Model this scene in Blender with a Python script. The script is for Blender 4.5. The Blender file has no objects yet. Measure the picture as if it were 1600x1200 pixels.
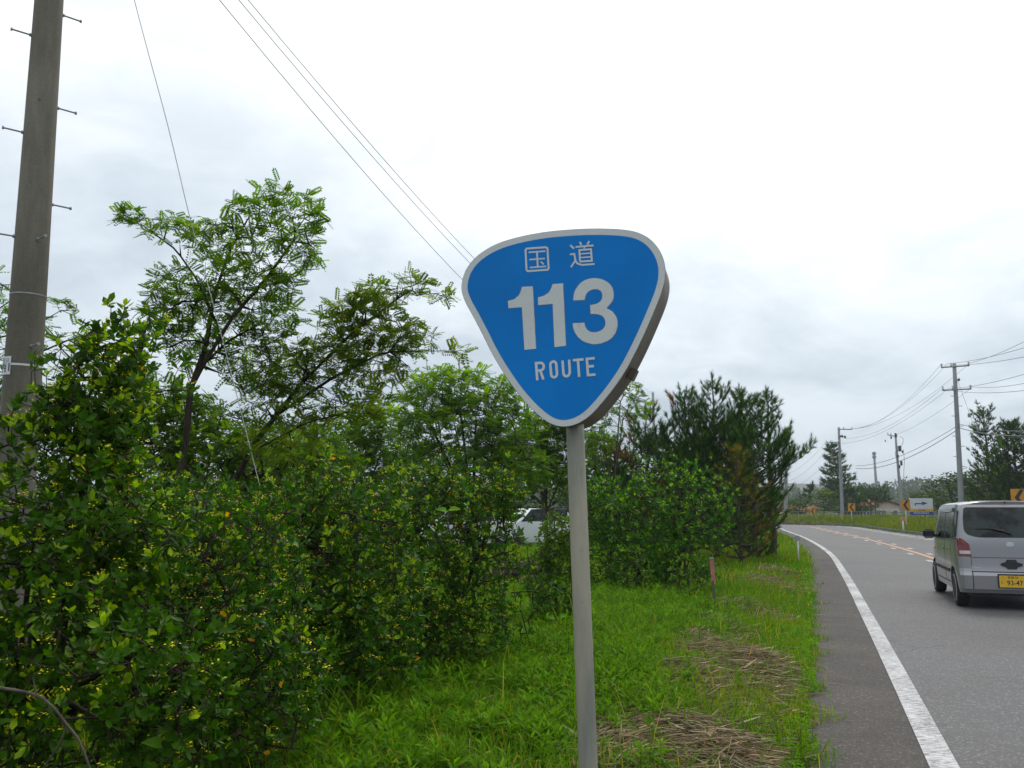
import bpy, bmesh, math, random
import numpy as np
from mathutils import Vector, Matrix
random.seed(7)
rng = np.random.default_rng(11)
PI = math.pi

# ---------------------------------------------------------------- camera, light, exposure
SC = bpy.context.scene
COL = SC.collection
F_PX = 1350.0
TILT = math.atan(195.0 / F_PX)
CAM_H = 1.5
cd = bpy.data.cameras.new('camera')
cam = bpy.data.objects.new('camera', cd)
COL.objects.link(cam)
cd.sensor_fit = 'HORIZONTAL'
cd.sensor_width = 36.0
cd.lens = 36.0 * F_PX / 1600.0
cd.clip_start = 0.05
cd.clip_end = 6000
cam.location = (0, 0, CAM_H)
cam.rotation_euler = (PI / 2 + TILT, 0, 0)
SC.camera = cam

SUN_AZ, SUN_EL = math.radians(24), math.radians(52)      # azimuth clockwise from +Y
sd = bpy.data.lights.new('sun', 'SUN')
sun = bpy.data.objects.new('sun', sd)
COL.objects.link(sun)
sd.energy = 1.1
sd.angle = math.radians(16)
sd.color = (1.0, 0.97, 0.92)
sdir = Vector((math.sin(SUN_AZ) * math.cos(SUN_EL), math.cos(SUN_AZ) * math.cos(SUN_EL), math.sin(SUN_EL)))
sun.rotation_euler = sdir.to_track_quat('Z', 'Y').to_euler()

def build_world():
    w = bpy.data.worlds.new('World')
    SC.world = w
    w.use_nodes = True
    nt = w.node_tree
    nt.nodes.clear()
    N = nt.nodes.new
    L = nt.links.new
    out = N('ShaderNodeOutputWorld')
    sky = N('ShaderNodeTexSky'); sky.sky_type = 'NISHITA'; sky.sun_disc = False
    sky.sun_elevation = SUN_EL; sky.sun_rotation = SUN_AZ
    sky.air_density = 1.0; sky.dust_density = 2.0
    bg1 = N('ShaderNodeBackground'); bg1.inputs[1].default_value = 0.1
    L(sky.outputs[0], bg1.inputs[0])
    tc = N('ShaderNodeTexCoord')
    # cloud deck: direction projected on a layer overhead
    sep = N('ShaderNodeSeparateXYZ'); L(tc.outputs['Generated'], sep.inputs[0])
    def M(op, a, b=None, c=None):
        m = N('ShaderNodeMath'); m.operation = op
        for i, v in enumerate((a, b, c)):
            if v is None: continue
            if isinstance(v, (int, float)): m.inputs[i].default_value = v
            else: L(v, m.inputs[i])
        return m.outputs[0]
    zz = M('ADD', M('MAXIMUM', sep.outputs[2], 0.0), 0.35)
    cx = M('DIVIDE', sep.outputs[0], zz); cy = M('DIVIDE', sep.outputs[1], zz)
    comb = N('ShaderNodeCombineXYZ'); L(cx, comb.inputs[0]); L(cy, comb.inputs[1])
    def noise(scale, det, rough, off=0.0, dist=0.0):
        n = N('ShaderNodeTexNoise'); n.inputs['Scale'].default_value = scale
        n.inputs['Detail'].default_value = det; n.inputs['Roughness'].default_value = rough
        n.inputs['Distortion'].default_value = dist
        mp = N('ShaderNodeMapping'); mp.inputs['Location'].default_value = (off, off * .7, off * .3)
        L(comb.outputs[0], mp.inputs[0]); L(mp.outputs[0], n.inputs['Vector'])
        return n.outputs['Fac']
    big = noise(1.7, 5, 0.55, 3.1, 0.4)
    fine = noise(5.0, 8, 0.6, 9.3, 0.6)
    dot = N('ShaderNodeVectorMath'); dot.operation = 'DOT_PRODUCT'
    L(tc.outputs['Generated'], dot.inputs[0]); dot.inputs[1].default_value = (0.25, 0.63, 0.73)
    glow = M('POWER', M('MAXIMUM', dot.outputs['Value'], 0.0), 6.0)
    # thickness 0..1 of the deck -> grey undersides
    th = M('ADD', M('MULTIPLY', big, 0.75), M('MULTIPLY', fine, 0.25))
    mr = N('ShaderNodeMapRange'); mr.interpolation_type = 'SMOOTHSTEP'
    L(th, mr.inputs[0]); mr.inputs[1].default_value = 0.36; mr.inputs[2].default_value = 0.62
    mr.inputs[3].default_value = 1.0; mr.inputs[4].default_value = 0.0
    bright = M('ADD', M('ADD', 0.305, M('MULTIPLY', glow, 0.56)), M('MULTIPLY', mr.outputs[0], 0.21))
    # thin veil towards the horizon is a bit duller
    hz = M('MULTIPLY', M('MINIMUM', M('MAXIMUM', M('MULTIPLY', sep.outputs[2], 1.35), 0.0), 1.0), 0.56)
    bright = M('ADD', bright, hz)
    ramp = N('ShaderNodeMix'); ramp.data_type = 'RGBA'
    mr2 = N('ShaderNodeMapRange'); L(bright, mr2.inputs[0]); mr2.inputs[1].default_value = 0.36; mr2.inputs[2].default_value = 1.0
    L(mr2.outputs[0], ramp.inputs[0])
    ramp.inputs[6].default_value = (0.81, 0.99, 1.15, 1)
    ramp.inputs[7].default_value = (1.0, 1.02, 1.03, 1)
    vm = N('ShaderNodeVectorMath'); vm.operation = 'SCALE'
    L(ramp.outputs[2], vm.inputs[0]); L(bright, vm.inputs['Scale'])
    bg2 = N('ShaderNodeBackground'); L(vm.outputs[0], bg2.inputs[0]); bg2.inputs[1].default_value = 1.0
    mix = N('ShaderNodeMixShader'); mix.inputs[0].default_value = 0.94
    L(bg1.outputs[0], mix.inputs[1]); L(bg2.outputs[0], mix.inputs[2])
    L(mix.outputs[0], out.inputs[0])
build_world()
vs = SC.view_settings
vs.view_transform = 'Standard'; vs.look = 'None'; vs.gamma = 1; vs.use_curve_mapping = False
vs.exposure = 0.35
SC.cycles.max_bounces = 6
SC.cycles.diffuse_bounces = 3
SC.cycles.transmission_bounces = 4
SC.cycles.transparent_max_bounces = 4
SC.cycles.volume_bounces = 0
SC.cycles.use_denoising = True

# ---------------------------------------------------------------- helpers
def P(px, py, Y):
    """world point at distance Y ahead of the camera for a pixel of the 1600x1200 photograph"""
    a = (px - 800) / F_PX; b = (600 - py) / F_PX
    dy = math.cos(TILT) - b * math.sin(TILT); dz = math.sin(TILT) + b * math.cos(TILT)
    t = Y / dy
    return Vector((a * t, Y, CAM_H + dz * t))

def tag(o, label=None, cat=None, group=None, kind=None):
    if label: o['label'] = label
    if cat: o['category'] = cat
    if group: o['group'] = group
    if kind: o['kind'] = kind
    return o

def empty(name, loc=(0, 0, 0), rz=0.0, label=None, cat=None, group=None):
    o = bpy.data.objects.new(name, None); COL.objects.link(o)
    o.location = loc; o.rotation_euler = (0, 0, rz); o.empty_display_size = 0.2
    return tag(o, label, cat, group)

def link(name, me, parent=None, mat=None):
    o = bpy.data.objects.new(name, me); COL.objects.link(o)
    if mat is not None and not me.materials: me.materials.append(mat)
    if parent is not None: o.parent = parent
    return o

class Geo:
    """collects vertices and faces (numpy) and links them as ONE mesh object"""
    def __init__(s): s.v = []; s.f = []; s.c = []; s.n = 0
    def add(s, v, faces, col=None):
        v = np.asarray(v, dtype=np.float64).reshape(-1, 3)
        for fa in (faces if isinstance(faces, list) else [faces]):
            s.f.append(np.asarray(fa, dtype=np.int64) + s.n)
        s.v.append(v)
        if col is None: col = (1, 1, 1)
        col = np.asarray(col, dtype=np.float64)
        if col.ndim == 1: col = np.tile(col, (len(v), 1))
        s.c.append(col); s.n += len(v)
        return s
    def inst(s, tv, tf, R, pos, sc, col=None):
        """instances of template tv (m,3), tf list of (k,n) faces, R (n,3,3), pos (n,3), sc (n,) or (n,3)"""
        n = len(pos); m = len(tv)
        if n == 0: return s
        sc = np.asarray(sc, dtype=float)
        if sc.ndim == 1: sc = sc[:, None].repeat(3, 1)
        v = np.einsum('nij,nmj->nmi', R, tv[None] * sc[:, None, :]) + pos[:, None, :]
        off = (np.arange(n) * m)[:, None, None]
        fs = [(np.asarray(fa)[None] + off).reshape(-1, np.asarray(fa).shape[1]) for fa in tf]
        if col is not None and np.ndim(col) == 2: col = np.repeat(col, m, axis=0)
        return s.add(v.reshape(-1, 3), fs, col)
    def box(s, c, d, R=None, col=None):
        d = np.array(d) / 2
        v = np.array([(x, y, z) for x in (-1, 1) for y in (-1, 1) for z in (-1, 1)], float) * d
        if R is not None: v = v @ np.array(R).T
        f = np.array([(0, 1, 3, 2), (4, 6, 7, 5), (0, 4, 5, 1), (2, 3, 7, 6), (0, 2, 6, 4), (1, 5, 7, 3)])
        return s.add(v + np.array(c), f, col)
    def tubes(s, a, b, ra, rb, k=5, col=None):
        """frusta from a to b, vectorised"""
        a = np.asarray(a, float).reshape(-1, 3); b = np.asarray(b, float).reshape(-1, 3)
        ra = np.broadcast_to(ra, len(a)); rb = np.broadcast_to(rb, len(a))
        d = b - a; L = np.linalg.norm(d, axis=1, keepdims=True) + 1e-9; d = d / L
        u = np.cross(d, np.where(np.abs(d[:, 2:]) > .9, [[1., 0, 0]], [[0, 0, 1.]])); u /= np.linalg.norm(u, axis=1, keepdims=True)
        w = np.cross(d, u)
        an = np.arange(k) * 2 * PI / k
        ring = u[:, None] * np.cos(an)[None, :, None] + w[:, None] * np.sin(an)[None, :, None]
        va = a[:, None] + ring * ra[:, None, None]; vb = b[:, None] + ring * rb[:, None, None]
        v = np.concatenate([va, vb], 1).reshape(-1, 3)
        i = np.arange(k); j = (i + 1) % k
        f = np.stack([i, j, j + k, i + k], 1)
        f = (f[None] + (np.arange(len(a)) * 2 * k)[:, None, None]).reshape(-1, 4)
        if col is not None and np.ndim(col) == 2: col = np.repeat(col, 2 * k, axis=0)
        return s.add(v, f, col)
    def path(s, pts, r, k=8, col=None, cap=True):
        """one continuous tube along pts with radii r"""
        p = np.asarray(pts, float); n = len(p); r = np.broadcast_to(r, n)
        t = np.gradient(p, axis=0); t /= np.linalg.norm(t, axis=1, keepdims=True) + 1e-12
        u = np.cross(t[0], (0, 0, 1.) if abs(t[0][2]) < .9 else (1., 0, 0)); u /= np.linalg.norm(u)
        an = np.arange(k) * 2 * PI / k; vs_ = []
        for q in range(n):
            u = u - t[q] * np.dot(u, t[q]); u /= np.linalg.norm(u); w = np.cross(t[q], u)
            vs_.append(p[q] + r[q] * (np.cos(an)[:, None] * u + np.sin(an)[:, None] * w))
        v = np.concatenate(vs_); i = np.arange(k); j = (i + 1) % k
        f = np.concatenate([np.stack([i, j, j + k, i + k], 1) + q * k for q in range(n - 1)])
        fs = [f]
        if cap:
            fs += [i[::-1][None].copy(), (i + (n - 1) * k)[None]]
        return s.add(v, fs, col)
    def build(s, name, mat, parent=None, smooth=False):
        me = bpy.data.meshes.new(name)
        v = np.concatenate(s.v) if s.v else np.zeros((0, 3))
        lens = np.concatenate([np.full(len(f), f.shape[1]) for f in s.f]) if s.f else np.zeros(0, int)
        idx = np.concatenate([f.ravel() for f in s.f]) if s.f else np.zeros(0, int)
        me.vertices.add(len(v)); me.vertices.foreach_set('co', v.ravel().astype(np.float32))
        me.loops.add(len(idx)); me.loops.foreach_set('vertex_index', idx.astype(np.int32))
        me.polygons.add(len(lens))
        me.polygons.foreach_set('loop_start', np.concatenate([[0], np.cumsum(lens)[:-1]]).astype(np.int32))
        me.update(calc_edges=True)
        c = np.concatenate(s.c) if s.c else np.zeros((0, 3))
        if len(c):
            at = me.color_attributes.new('tint', 'FLOAT_COLOR', 'POINT')
            at.data.foreach_set('color', np.concatenate([c, np.ones((len(c), 1))], 1).ravel().astype(np.float32))
        me.polygons.foreach_set('use_smooth', np.full(len(lens), bool(smooth)))
        me.validate(clean_customdata=False)
        return link(name, me, parent, mat)

def frames(d, up):
    """rotation matrices with local Y along d and local Z near up"""
    d = d / (np.linalg.norm(d, axis=1, keepdims=True) + 1e-9)
    x = np.cross(d, up); ln = np.linalg.norm(x, axis=1, keepdims=True)
    x = np.where(ln < 1e-4, [[1., 0, 0]], x / (ln + 1e-9)); z = np.cross(x, d)
    return np.stack([x, d, z], 2)

def rdir(n):
    v = rng.normal(size=(n, 3)); return v / np.linalg.norm(v, axis=1, keepdims=True)

def catmull(pts, per=8, closed=False):
    p = np.asarray(pts, float); n = len(p); out = []
    rngi = range(n) if closed else range(n - 1)
    for i in rngi:
        if closed: a, b, c, d = p[(i - 1) % n], p[i], p[(i + 1) % n], p[(i + 2) % n]
        else: a, b, c, d = p[max(i - 1, 0)], p[i], p[i + 1], p[min(i + 2, n - 1)]
        for k in range(per):
            t = k / per
            out.append(.5 * ((2 * b) + (c - a) * t + (2 * a - 5 * b + 4 * c - d) * t * t + (3 * b - a - 3 * c + d) * t ** 3))
    if not closed: out.append(p[-1])
    return np.array(out)

# ---------------------------------------------------------------- materials
class NT:
    def __init__(s, name):
        s.m = bpy.data.materials.new(name); s.m.use_nodes = True
        s.t = s.m.node_tree; s.b = s.t.nodes['Principled BSDF']; s.out = s.t.nodes['Material Output']
    def n(s, ty, **kw):
        x = s.t.nodes.new(ty)
        for k, v in kw.items(): setattr(x, k, v)
        return x
    def l(s, a, b): s.t.links.new(a, b)
    def math(s, op, a, b=0.0, clamp=False):
        m = s.n('ShaderNodeMath', operation=op); m.use_clamp = clamp
        for i, v in enumerate((a, b)):
            if isinstance(v, (int, float)): m.inputs[i].default_value = v
            else: s.l(v, m.inputs[i])
        return m.outputs[0]
    def noise(s, scale, det=4, rough=.55, stretch=None, coord='Object', dist=0):
        tc = s.n('ShaderNodeTexCoord'); x = s.n('ShaderNodeTexNoise')
        x.inputs['Scale'].default_value = scale; x.inputs['Detail'].default_value = det; x.inputs['Roughness'].default_value = rough
        x.inputs['Distortion'].default_value = dist
        if stretch:
            mp = s.n('ShaderNodeMapping'); mp.inputs['Scale'].default_value = stretch
            s.l(tc.outputs[coord], mp.inputs[0]); s.l(mp.outputs[0], x.inputs['Vector'])
        else: s.l(tc.outputs[coord], x.inputs['Vector'])
        return x.outputs['Fac']
    def ramp(s, fac, stops):
        r = s.n('ShaderNodeValToRGB'); s.l(fac, r.inputs[0])
        e = r.color_ramp.elements
        while len(e) < len(stops): e.new(.5)
        for q, (p, c) in enumerate(stops):
            e[q].position = p; e[q].color = (*c, 1) if len(c) == 3 else c
        return r.outputs[0]
    def mixc(s, fac, a, b, mode='MIX'):
        m = s.n('ShaderNodeMix', data_type='RGBA', blend_type=mode)
        for i, v in ((0, fac), (6, a), (7, b)):
            if isinstance(v, (int, float)): m.inputs[i].default_value = v
            elif isinstance(v, tuple): m.inputs[i].default_value = (*v, 1)
            else: s.l(v, m.inputs[i])
        return m.outputs[2]
    def bump(s, h, strength=.3, dist=.01):
        b = s.n('ShaderNodeBump'); b.inputs['Strength'].default_value = strength; b.inputs['Distance'].default_value = dist
        s.l(h, b.inputs['Height']); s.l(b.outputs[0], s.b.inputs['Normal'])
    def base(s, c):
        if isinstance(c, tuple): s.b.inputs['Base Color'].default_value = (*c, 1)
        else: s.l(c, s.b.inputs['Base Color'])
    def set(s, **kw):
        for k, v in kw.items():
            k = {'rough': 'Roughness', 'metal': 'Metallic', 'spec': 'Specular IOR Level', 'coat': 'Coat Weight', 'coatr': 'Coat Roughness', 'alpha': 'Alpha'}[k]
            if isinstance(v, (int, float)): s.b.inputs[k].default_value = v
            else: s.l(v, s.b.inputs[k])
        return s

def worn(name, c1, c2, scale=8, rough=.7, metal=0., bump=.0, stretch=None, spec=.5, lo=.35, hi=.65, det=6):
    t = NT(name); f = t.noise(scale, det, .6, stretch)
    t.base(t.ramp(f, [(lo, c1), (hi, c2)])); t.set(rough=rough, metal=metal, spec=spec)
    if bump: t.bump(t.noise(scale * 6, 4), bump, .004)
    return t.m

def leaf_mat(name, rough=.45, trans=.35, spec=.4, gain=(1.52, 1.36, .34), tgain=(1.35, 1.4, .45)):
    t = NT(name)
    a = t.n('ShaderNodeAttribute', attribute_name='tint')
    n = t.noise(14, 2)
    c = t.mixc(1.0, a.outputs['Color'], t.ramp(n, [(.3, (.75, .78, .75)), (.7, (1.2, 1.18, 1.1))]), 'MULTIPLY')
    c = t.mixc(1.0, c, gain, 'MULTIPLY')
    t.base(c); t.set(rough=rough, spec=spec)
    tr = t.n('ShaderNodeBsdfTranslucent'); t.l(t.mixc(1.0, c, tgain, 'MULTIPLY'), tr.inputs[0])
    mx = t.n('ShaderNodeMixShader'); mx.inputs[0].default_value = trans
    t.l(t.b.outputs[0], mx.inputs[1]); t.l(tr.outputs[0], mx.inputs[2]); t.l(mx.outputs[0], t.out.inputs[0])
    return t.m

def bark_mat(name, c1, c2):
    return worn(name, c1, c2, 14, .9, bump=.6, stretch=(1, 1, .25), spec=.2)

M = {}
def materials():
    # asphalt: grey binder with pale and dark aggregate, broad tonal patches, tyre-darkened bands are left to the wear noise
    t = NT('asphalt')
    tc = t.n('ShaderNodeTexCoord')
    vo = t.n('ShaderNodeTexVoronoi'); vo.inputs['Scale'].default_value = 75; t.l(tc.outputs['Object'], vo.inputs['Vector'])
    sepv = t.n('ShaderNodeSeparateColor'); t.l(vo.outputs['Color'], sepv.inputs[0])
    grain = t.ramp(sepv.outputs[0], [(0, (.04, .04, .043)), (.5, (.078, .078, .082)), (.86, (.12, .12, .122)), (1, (.36, .35, .33))])
    fine = t.noise(60, 5, .7)
    g2 = t.mixc(.55, grain, t.ramp(fine, [(.3, (.045, .045, .048)), (.7, (.125, .123, .122))]))
    patch = t.noise(.35, 5, .6, dist=.5)
    c = t.mixc(1.0, g2, t.ramp(patch, [(.3, (.90, .86, .82)), (.7, (1.1, 1.1, 1.12))]), 'MULTIPLY')
    st = t.noise(1.6, 6, .65)
    cr = t.n('ShaderNodeTexVoronoi', feature='DISTANCE_TO_EDGE'); cr.inputs['Scale'].default_value = .42
    wb = t.n('ShaderNodeMix', data_type='VECTOR'); wb.inputs[0].default_value = .35
    nz = t.n('ShaderNodeTexNoise'); nz.inputs['Scale'].default_value = 1.5; nz.inputs['Detail'].default_value = 8; t.l(tc.outputs['Object'], nz.inputs['Vector'])
    t.l(tc.outputs['Object'], wb.inputs[4]); t.l(nz.outputs['Color'], wb.inputs[5]); t.l(wb.outputs[1], cr.inputs['Vector'])
    c = t.mixc(t.math('MULTIPLY', t.ramp(cr.outputs['Distance'], [(0, (1, 1, 1)), (.004, (0, 0, 0))]), t.ramp(t.noise(.25, 2), [(.5, (0, 0, 0)), (.58, (.7,) * 3)])), c, (.03, .03, .03))
    c = t.mixc(t.math('MULTIPLY', t.ramp(t.noise(.5, 4, .6, (1.0, .12, 1)), [(.45, (0, 0, 0)), (.65, (1, 1, 1))]), .16), c, (.13, .125, .12))
    c = t.mixc(t.math('MULTIPLY', t.ramp(st, [(.56, (0, 0, 0)), (.72, (1, 1, 1))]), .22), c, (.06, .058, .058))
    t.base(c); t.set(rough=t.ramp(fine, [(.3, (.6,) * 3), (.7, (.82,) * 3)]), spec=.35)
    t.bump(t.math('ADD', vo.outputs['Distance'], fine), .55, .006)
    M['asphalt'] = t.m
    t = NT('shoulder_asphalt')
    tc = t.n('ShaderNodeTexCoord')
    vo = t.n('ShaderNodeTexVoronoi'); vo.inputs['Scale'].default_value = 90; t.l(tc.outputs['Object'], vo.inputs['Vector'])
    sepv = t.n('ShaderNodeSeparateColor'); t.l(vo.outputs['Color'], sepv.inputs[0])
    grain = t.ramp(sepv.outputs[0], [(0, (.036, .032, .028)), (.6, (.053, .048, .042)), (.93, (.070, .064, .056)), (1, (.15, .14, .13))])
    st = t.noise(1.1, 6, .65, dist=.6)
    c = t.mixc(1.0, grain, t.ramp(st, [(.3, (.72, .70, .70)), (.62, (1.25, 1.2, 1.15))]), 'MULTIPLY')
    cr = t.n('ShaderNodeTexVoronoi', feature='DISTANCE_TO_EDGE'); cr.inputs['Scale'].default_value = 5.5
    wob = t.n('ShaderNodeMix', data_type='VECTOR'); wob.inputs[0].default_value = .12
    nn = t.n('ShaderNodeTexNoise'); nn.inputs['Scale'].default_value = 4; t.l(tc.outputs['Object'], nn.inputs['Vector'])
    t.l(tc.outputs['Object'], wob.inputs[4]); t.l(nn.outputs['Color'], wob.inputs[5]); t.l(wob.outputs[1], cr.inputs['Vector'])
    crack = t.ramp(cr.outputs['Distance'], [(0, (1, 1, 1)), (.012, (0, 0, 0))])
    crack = t.math('MULTIPLY', crack, t.ramp(t.noise(.9, 3), [(.5, (0, 0, 0)), (.62, (.6,) * 3)]))
    c = t.mixc(crack, c, (.03, .028, .027))
    t.base(c); t.set(rough=.8, spec=.3); t.bump(vo.outputs['Distance'], .6, .006)
    M['shoulder'] = t.m
    def paint(name, col, wear):
        t = NT(name)
        n1 = t.noise(26, 8, .75, (1.4, 1, 1)); n2 = t.noise(.8, 3)
        k = t.math('ADD', n1, t.math('MULTIPLY', n2, .25))
        msk = t.ramp(k, [(wear, (1, 1, 1)), (wear + .09, (0, 0, 0))])
        t.base(t.mixc(msk, t.mixc(1.0, col, t.ramp(t.noise(3, 5), [(.3, (.8, .8, .8)), (.7, (1.1, 1.1, 1.1))]), 'MULTIPLY'), (.14, .14, .14)))
        # mask: 1 where worn through
        t.set(rough=.65, spec=.4); t.bump(n1, .4, .003)
        return t.m
    def paint2(name, col, lo, hi):
        t = NT(name)
        n1 = t.noise(22, 9, .78, (.6, 2.6, 1)); n2 = t.noise(.9, 3)
        k = t.math('ADD', t.math('MULTIPLY', n1, .8), t.math('MULTIPLY', n2, .2))
        paint_c = t.mixc(1.0, col, t.ramp(t.noise(5, 5), [(.3, (.82, .82, .82)), (.7, (1.05, 1.05, 1.05))]), 'MULTIPLY')
        t.base(t.mixc(t.ramp(k, [(lo, (0, 0, 0)), (hi, (1, 1, 1))]), (.15, .15, .148), paint_c))
        t.set(rough=.6, spec=.4); t.bump(n1, .4, .003)
        return t.m
    M['white_paint'] = paint2('white_road_paint', (.52, .52, .53), .475, .525)
    M['orange_paint'] = paint2('orange_road_paint', (.48, .21, .06), .38, .46)
    M['kerb'] = worn('kerb_concrete', (.05, .055, .04), (.17, .165, .14), 3, .9, bump=.5)
    t = NT('soil_and_grass')
    n1 = t.noise(1.3, 6, .6); n2 = t.noise(22, 6, .7)
    c = t.mixc(n1, t.ramp(n2, [(.35, (.02, .035, .01)), (.65, (.05, .085, .018))]), t.ramp(n2, [(.35, (.03, .025, .014)), (.7, (.10, .085, .045))]))
    t.base(c); t.set(rough=.95, spec=.1); t.bump(n2, .8, .03)
    M['ground'] = t.m
    M['concrete'] = None
    t = NT('spun_concrete')
    n1 = t.noise(5, 7, .6, (1, 1, .25)); n2 = t.noise(60, 4, .7); n3 = t.noise(1.2, 4, .6, (2, 2, .35))
    c = t.ramp(n1, [(.3, (.15, .14, .115)), (.7, (.23, .215, .175))])
    c = t.mixc(1.0, c, t.ramp(n2, [(.35, (.86, .86, .86)), (.65, (1.1, 1.1, 1.1))]), 'MULTIPLY')
    c = t.mixc(1.0, c, t.ramp(n3, [(.38, (.66, .65, .62)), (.64, (1.12, 1.11, 1.08))]), 'MULTIPLY')
    t.base(c); t.set(rough=.85, spec=.3); t.bump(n2, .35, .003)
    M['concrete'] = t.m
    M['far_concrete'] = worn('pale_pole_concrete', (.22, .23, .24), (.30, .31, .32), 2, .8)
    M['steel'] = worn('galvanised_steel', (.25, .26, .27), (.36, .37, .38), 9, .5, .5)
    M['dark_steel'] = worn('dark_fitting', (.05, .055, .06), (.09, .095, .10), 9, .55, .3)
    M['wire'] = worn('wire_black', (.07, .07, .075), (.11, .11, .115), 3, .6)
    M['wire_pale'] = worn('wire_pale', (.35, .36, .36), (.5, .5, .5), 3, .5)
    M['insulator'] = worn('insulator_white', (.55, .56, .58), (.7, .7, .72), 5, .3)
    # sign materials
    t = NT('sign_blue')
    n = t.noise(3, 4); t.base(t.mixc(t.ramp(n, [(.35, (0, 0, 0)), (.65, (1, 1, 1))]), (.001, .175, .56), (.001, .21, .66))); t.set(rough=.6, spec=.18)
    fine = t.noise(900, 1); t.bump(fine, .05, .0005)
    M['sign_blue'] = t.m
    t = NT('sign_reflective_white')
    tc = t.n('ShaderNodeTexCoord'); vo = t.n('ShaderNodeTexVoronoi', feature='DISTANCE_TO_EDGE'); vo.inputs['Scale'].default_value = 240
    t.l(tc.outputs['Object'], vo.inputs['Vector'])
    n = t.noise(6, 5)
    c = t.mixc(1.0, t.ramp(n, [(.3, (.60, .64, .64)), (.7, (.68, .71, .70))]), t.ramp(vo.outputs['Distance'], [(0, (.8, .8, .8)), (.12, (1, 1, 1))]), 'MULTIPLY')
    t.base(c); c = t.mixc(t.ramp(t.noise(35, 6, .7), [(.62, (0, 0, 0)), (.72, (.35,) * 3)]), c, (.30, .28, .25)); t.base(c); t.set(rough=.5, spec=.4); M['sign_white'] = t.m
    M['sign_case'] = worn('sign_case_grey', (.11, .09, .07), (.17, .14, .11), 6, .55, .3, stretch=(1, 1, 3))
    M['sign_edge'] = worn('sign_edge_dirty', (.06, .05, .045), (.35, .35, .34), 60, .6, .1)
    t = NT('sign_post_painted')
    n1 = t.noise(9, 6, .6, (1, 1, .18)); n2 = t.noise(45, 5, .7)
    c = t.ramp(n1, [(.32, (.20, .22, .21)), (.5, (.36, .34, .27)), (.68, (.48, .43, .33))])
    c = t.mixc(t.ramp(n2, [(.60, (0, 0, 0)), (.74, (.55,) * 3)]), c, (.20, .21, .21))
    drip = t.noise(30, 5, .7, (1, 1, .06))
    c = t.mixc(t.ramp(drip, [(.66, (0, 0, 0)), (.75, (.7,) * 3)]), c, (.10, .075, .05))
    t.base(c); t.set(rough=.5, metal=.25, spec=.4); t.bump(n2, .2, .001)
    M['sign_post'] = t.m
    M['white_paint_metal'] = worn('white_enamel', (.45, .46, .47), (.6, .6, .6), 5, .5)
    M['chevron_orange'] = worn('chevron_amber', (.50, .22, .012), (.62, .28, .02), 6, .5)
    M['black'] = worn('matt_black', (.015, .015, .018), (.03, .03, .033), 6, .6)
    M['orange'] = worn('reflector_orange', (.6, .2, .04), (.7, .25, .06), 6, .4)
    M['board_white'] = worn('board_white', (.6, .63, .66), (.72, .74, .76), 4, .5)
    M['board_blue'] = worn('board_blue', (.03, .06, .30), (.04, .09, .38), 4, .5)
    M['board_yellow'] = worn('board_yellow', (.62, .38, .03), (.7, .43, .05), 4, .5)
    M['stake_red'] = worn('faded_red', (.30, .09, .08), (.48, .2, .18), 14, .7)
    M['stake_green'] = worn('mossy_stake', (.05, .07, .04), (.12, .12, .08), 14, .8)
    M['beige_wall'] = worn('beige_render', (.50, .42, .32), (.60, .50, .38), 1.2, .9)
    M['red_roof'] = worn('red_roof', (.20, .065, .045), (.28, .10, .065), 1.5, .9, spec=.1)
    M['glass_far'] = worn('window_glass', (.05, .06, .07), (.10, .12, .13), 3, .15)
    M['fence'] = worn('fence_grey', (.10, .12, .12), (.18, .20, .20), 5, .5, .4)
    M['fence_net'] = worn('fence_pale', (.30, .34, .33), (.42, .45, .44), 5, .5, .3)
    # plants
    M['leaf'] = leaf_mat('glossy_shrub_leaf', .45, .36, .16)
    M['locust'] = leaf_mat('locust_leaf', .6, .48, .12)
    M['needle'] = leaf_mat('pine_needle', .8, .25, .05, gain=(1.5, 1.6, .8), tgain=(1.1, 1.2, .7))
    M['grass'] = leaf_mat('grass_blade', .7, .40, .08)
    M['straw'] = leaf_mat('dead_reed', .8, .12, .2, gain=(.85, .82, .78), tgain=(1, 1, .9))
    M['flower'] = leaf_mat('yellow_green_flower', .6, .3, .2, tgain=(1, 1, .6))
    M['far_leaf'] = leaf_mat('far_leaf', .8, .34, .1, gain=(1.6, 1.35, .9))
    M['bark'] = bark_mat('bark_dark', (.018, .013, .008), (.06, .047, .033))
    M['bark_grey'] = bark_mat('bark_grey_brown', (.04, .033, .026), (.12, .10, .08))
    M['log'] = bark_mat('log_bark', (.05, .038, .03), (.16, .125, .10))
    M['log_end'] = worn('cut_wood', (.35, .22, .12), (.5, .35, .2), 20, .8)
    # car
    t = NT('silver_mauve_paint')
    fl = t.noise(900, 1); t.base(t.mixc(fl, (.24, .238, .255), (.34, .335, .355))); t.set(metal=.45, rough=.33, spec=.5, coat=.7, coatr=.06)
    M['car_paint'] = t.m
    t = NT('white_car_paint'); t.base(t.mixc(t.noise(2, 4), (.62, .65, .68), (.72, .75, .78))); t.set(rough=.3, coat=.5, coatr=.05); M['car_white'] = t.m
    t = NT('car_glass'); t.base(t.ramp(t.noise(3.0, 3), [(.44, (.004, .006, .006)), (.56, (.026, .040, .036))])); t.set(rough=.05, spec=.32); M['car_glass'] = t.m  # mottled base colour stands in for reflections and the missing interior
    M['car_black'] = worn('car_trim_black', (.012, .012, .014), (.022, .022, .025), 8, .5)
    M['seam'] = worn('seam_dark', (.02, .02, .022), (.035, .035, .038), 8, .7)
    M['rubber'] = worn('tyre_rubber', (.012, .012, .013), (.028, .027, .026), 20, .85, bump=.3)
    M['rim'] = worn('alloy_rim', (.50, .51, .53), (.62, .63, .65), 8, .35, .25)
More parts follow.
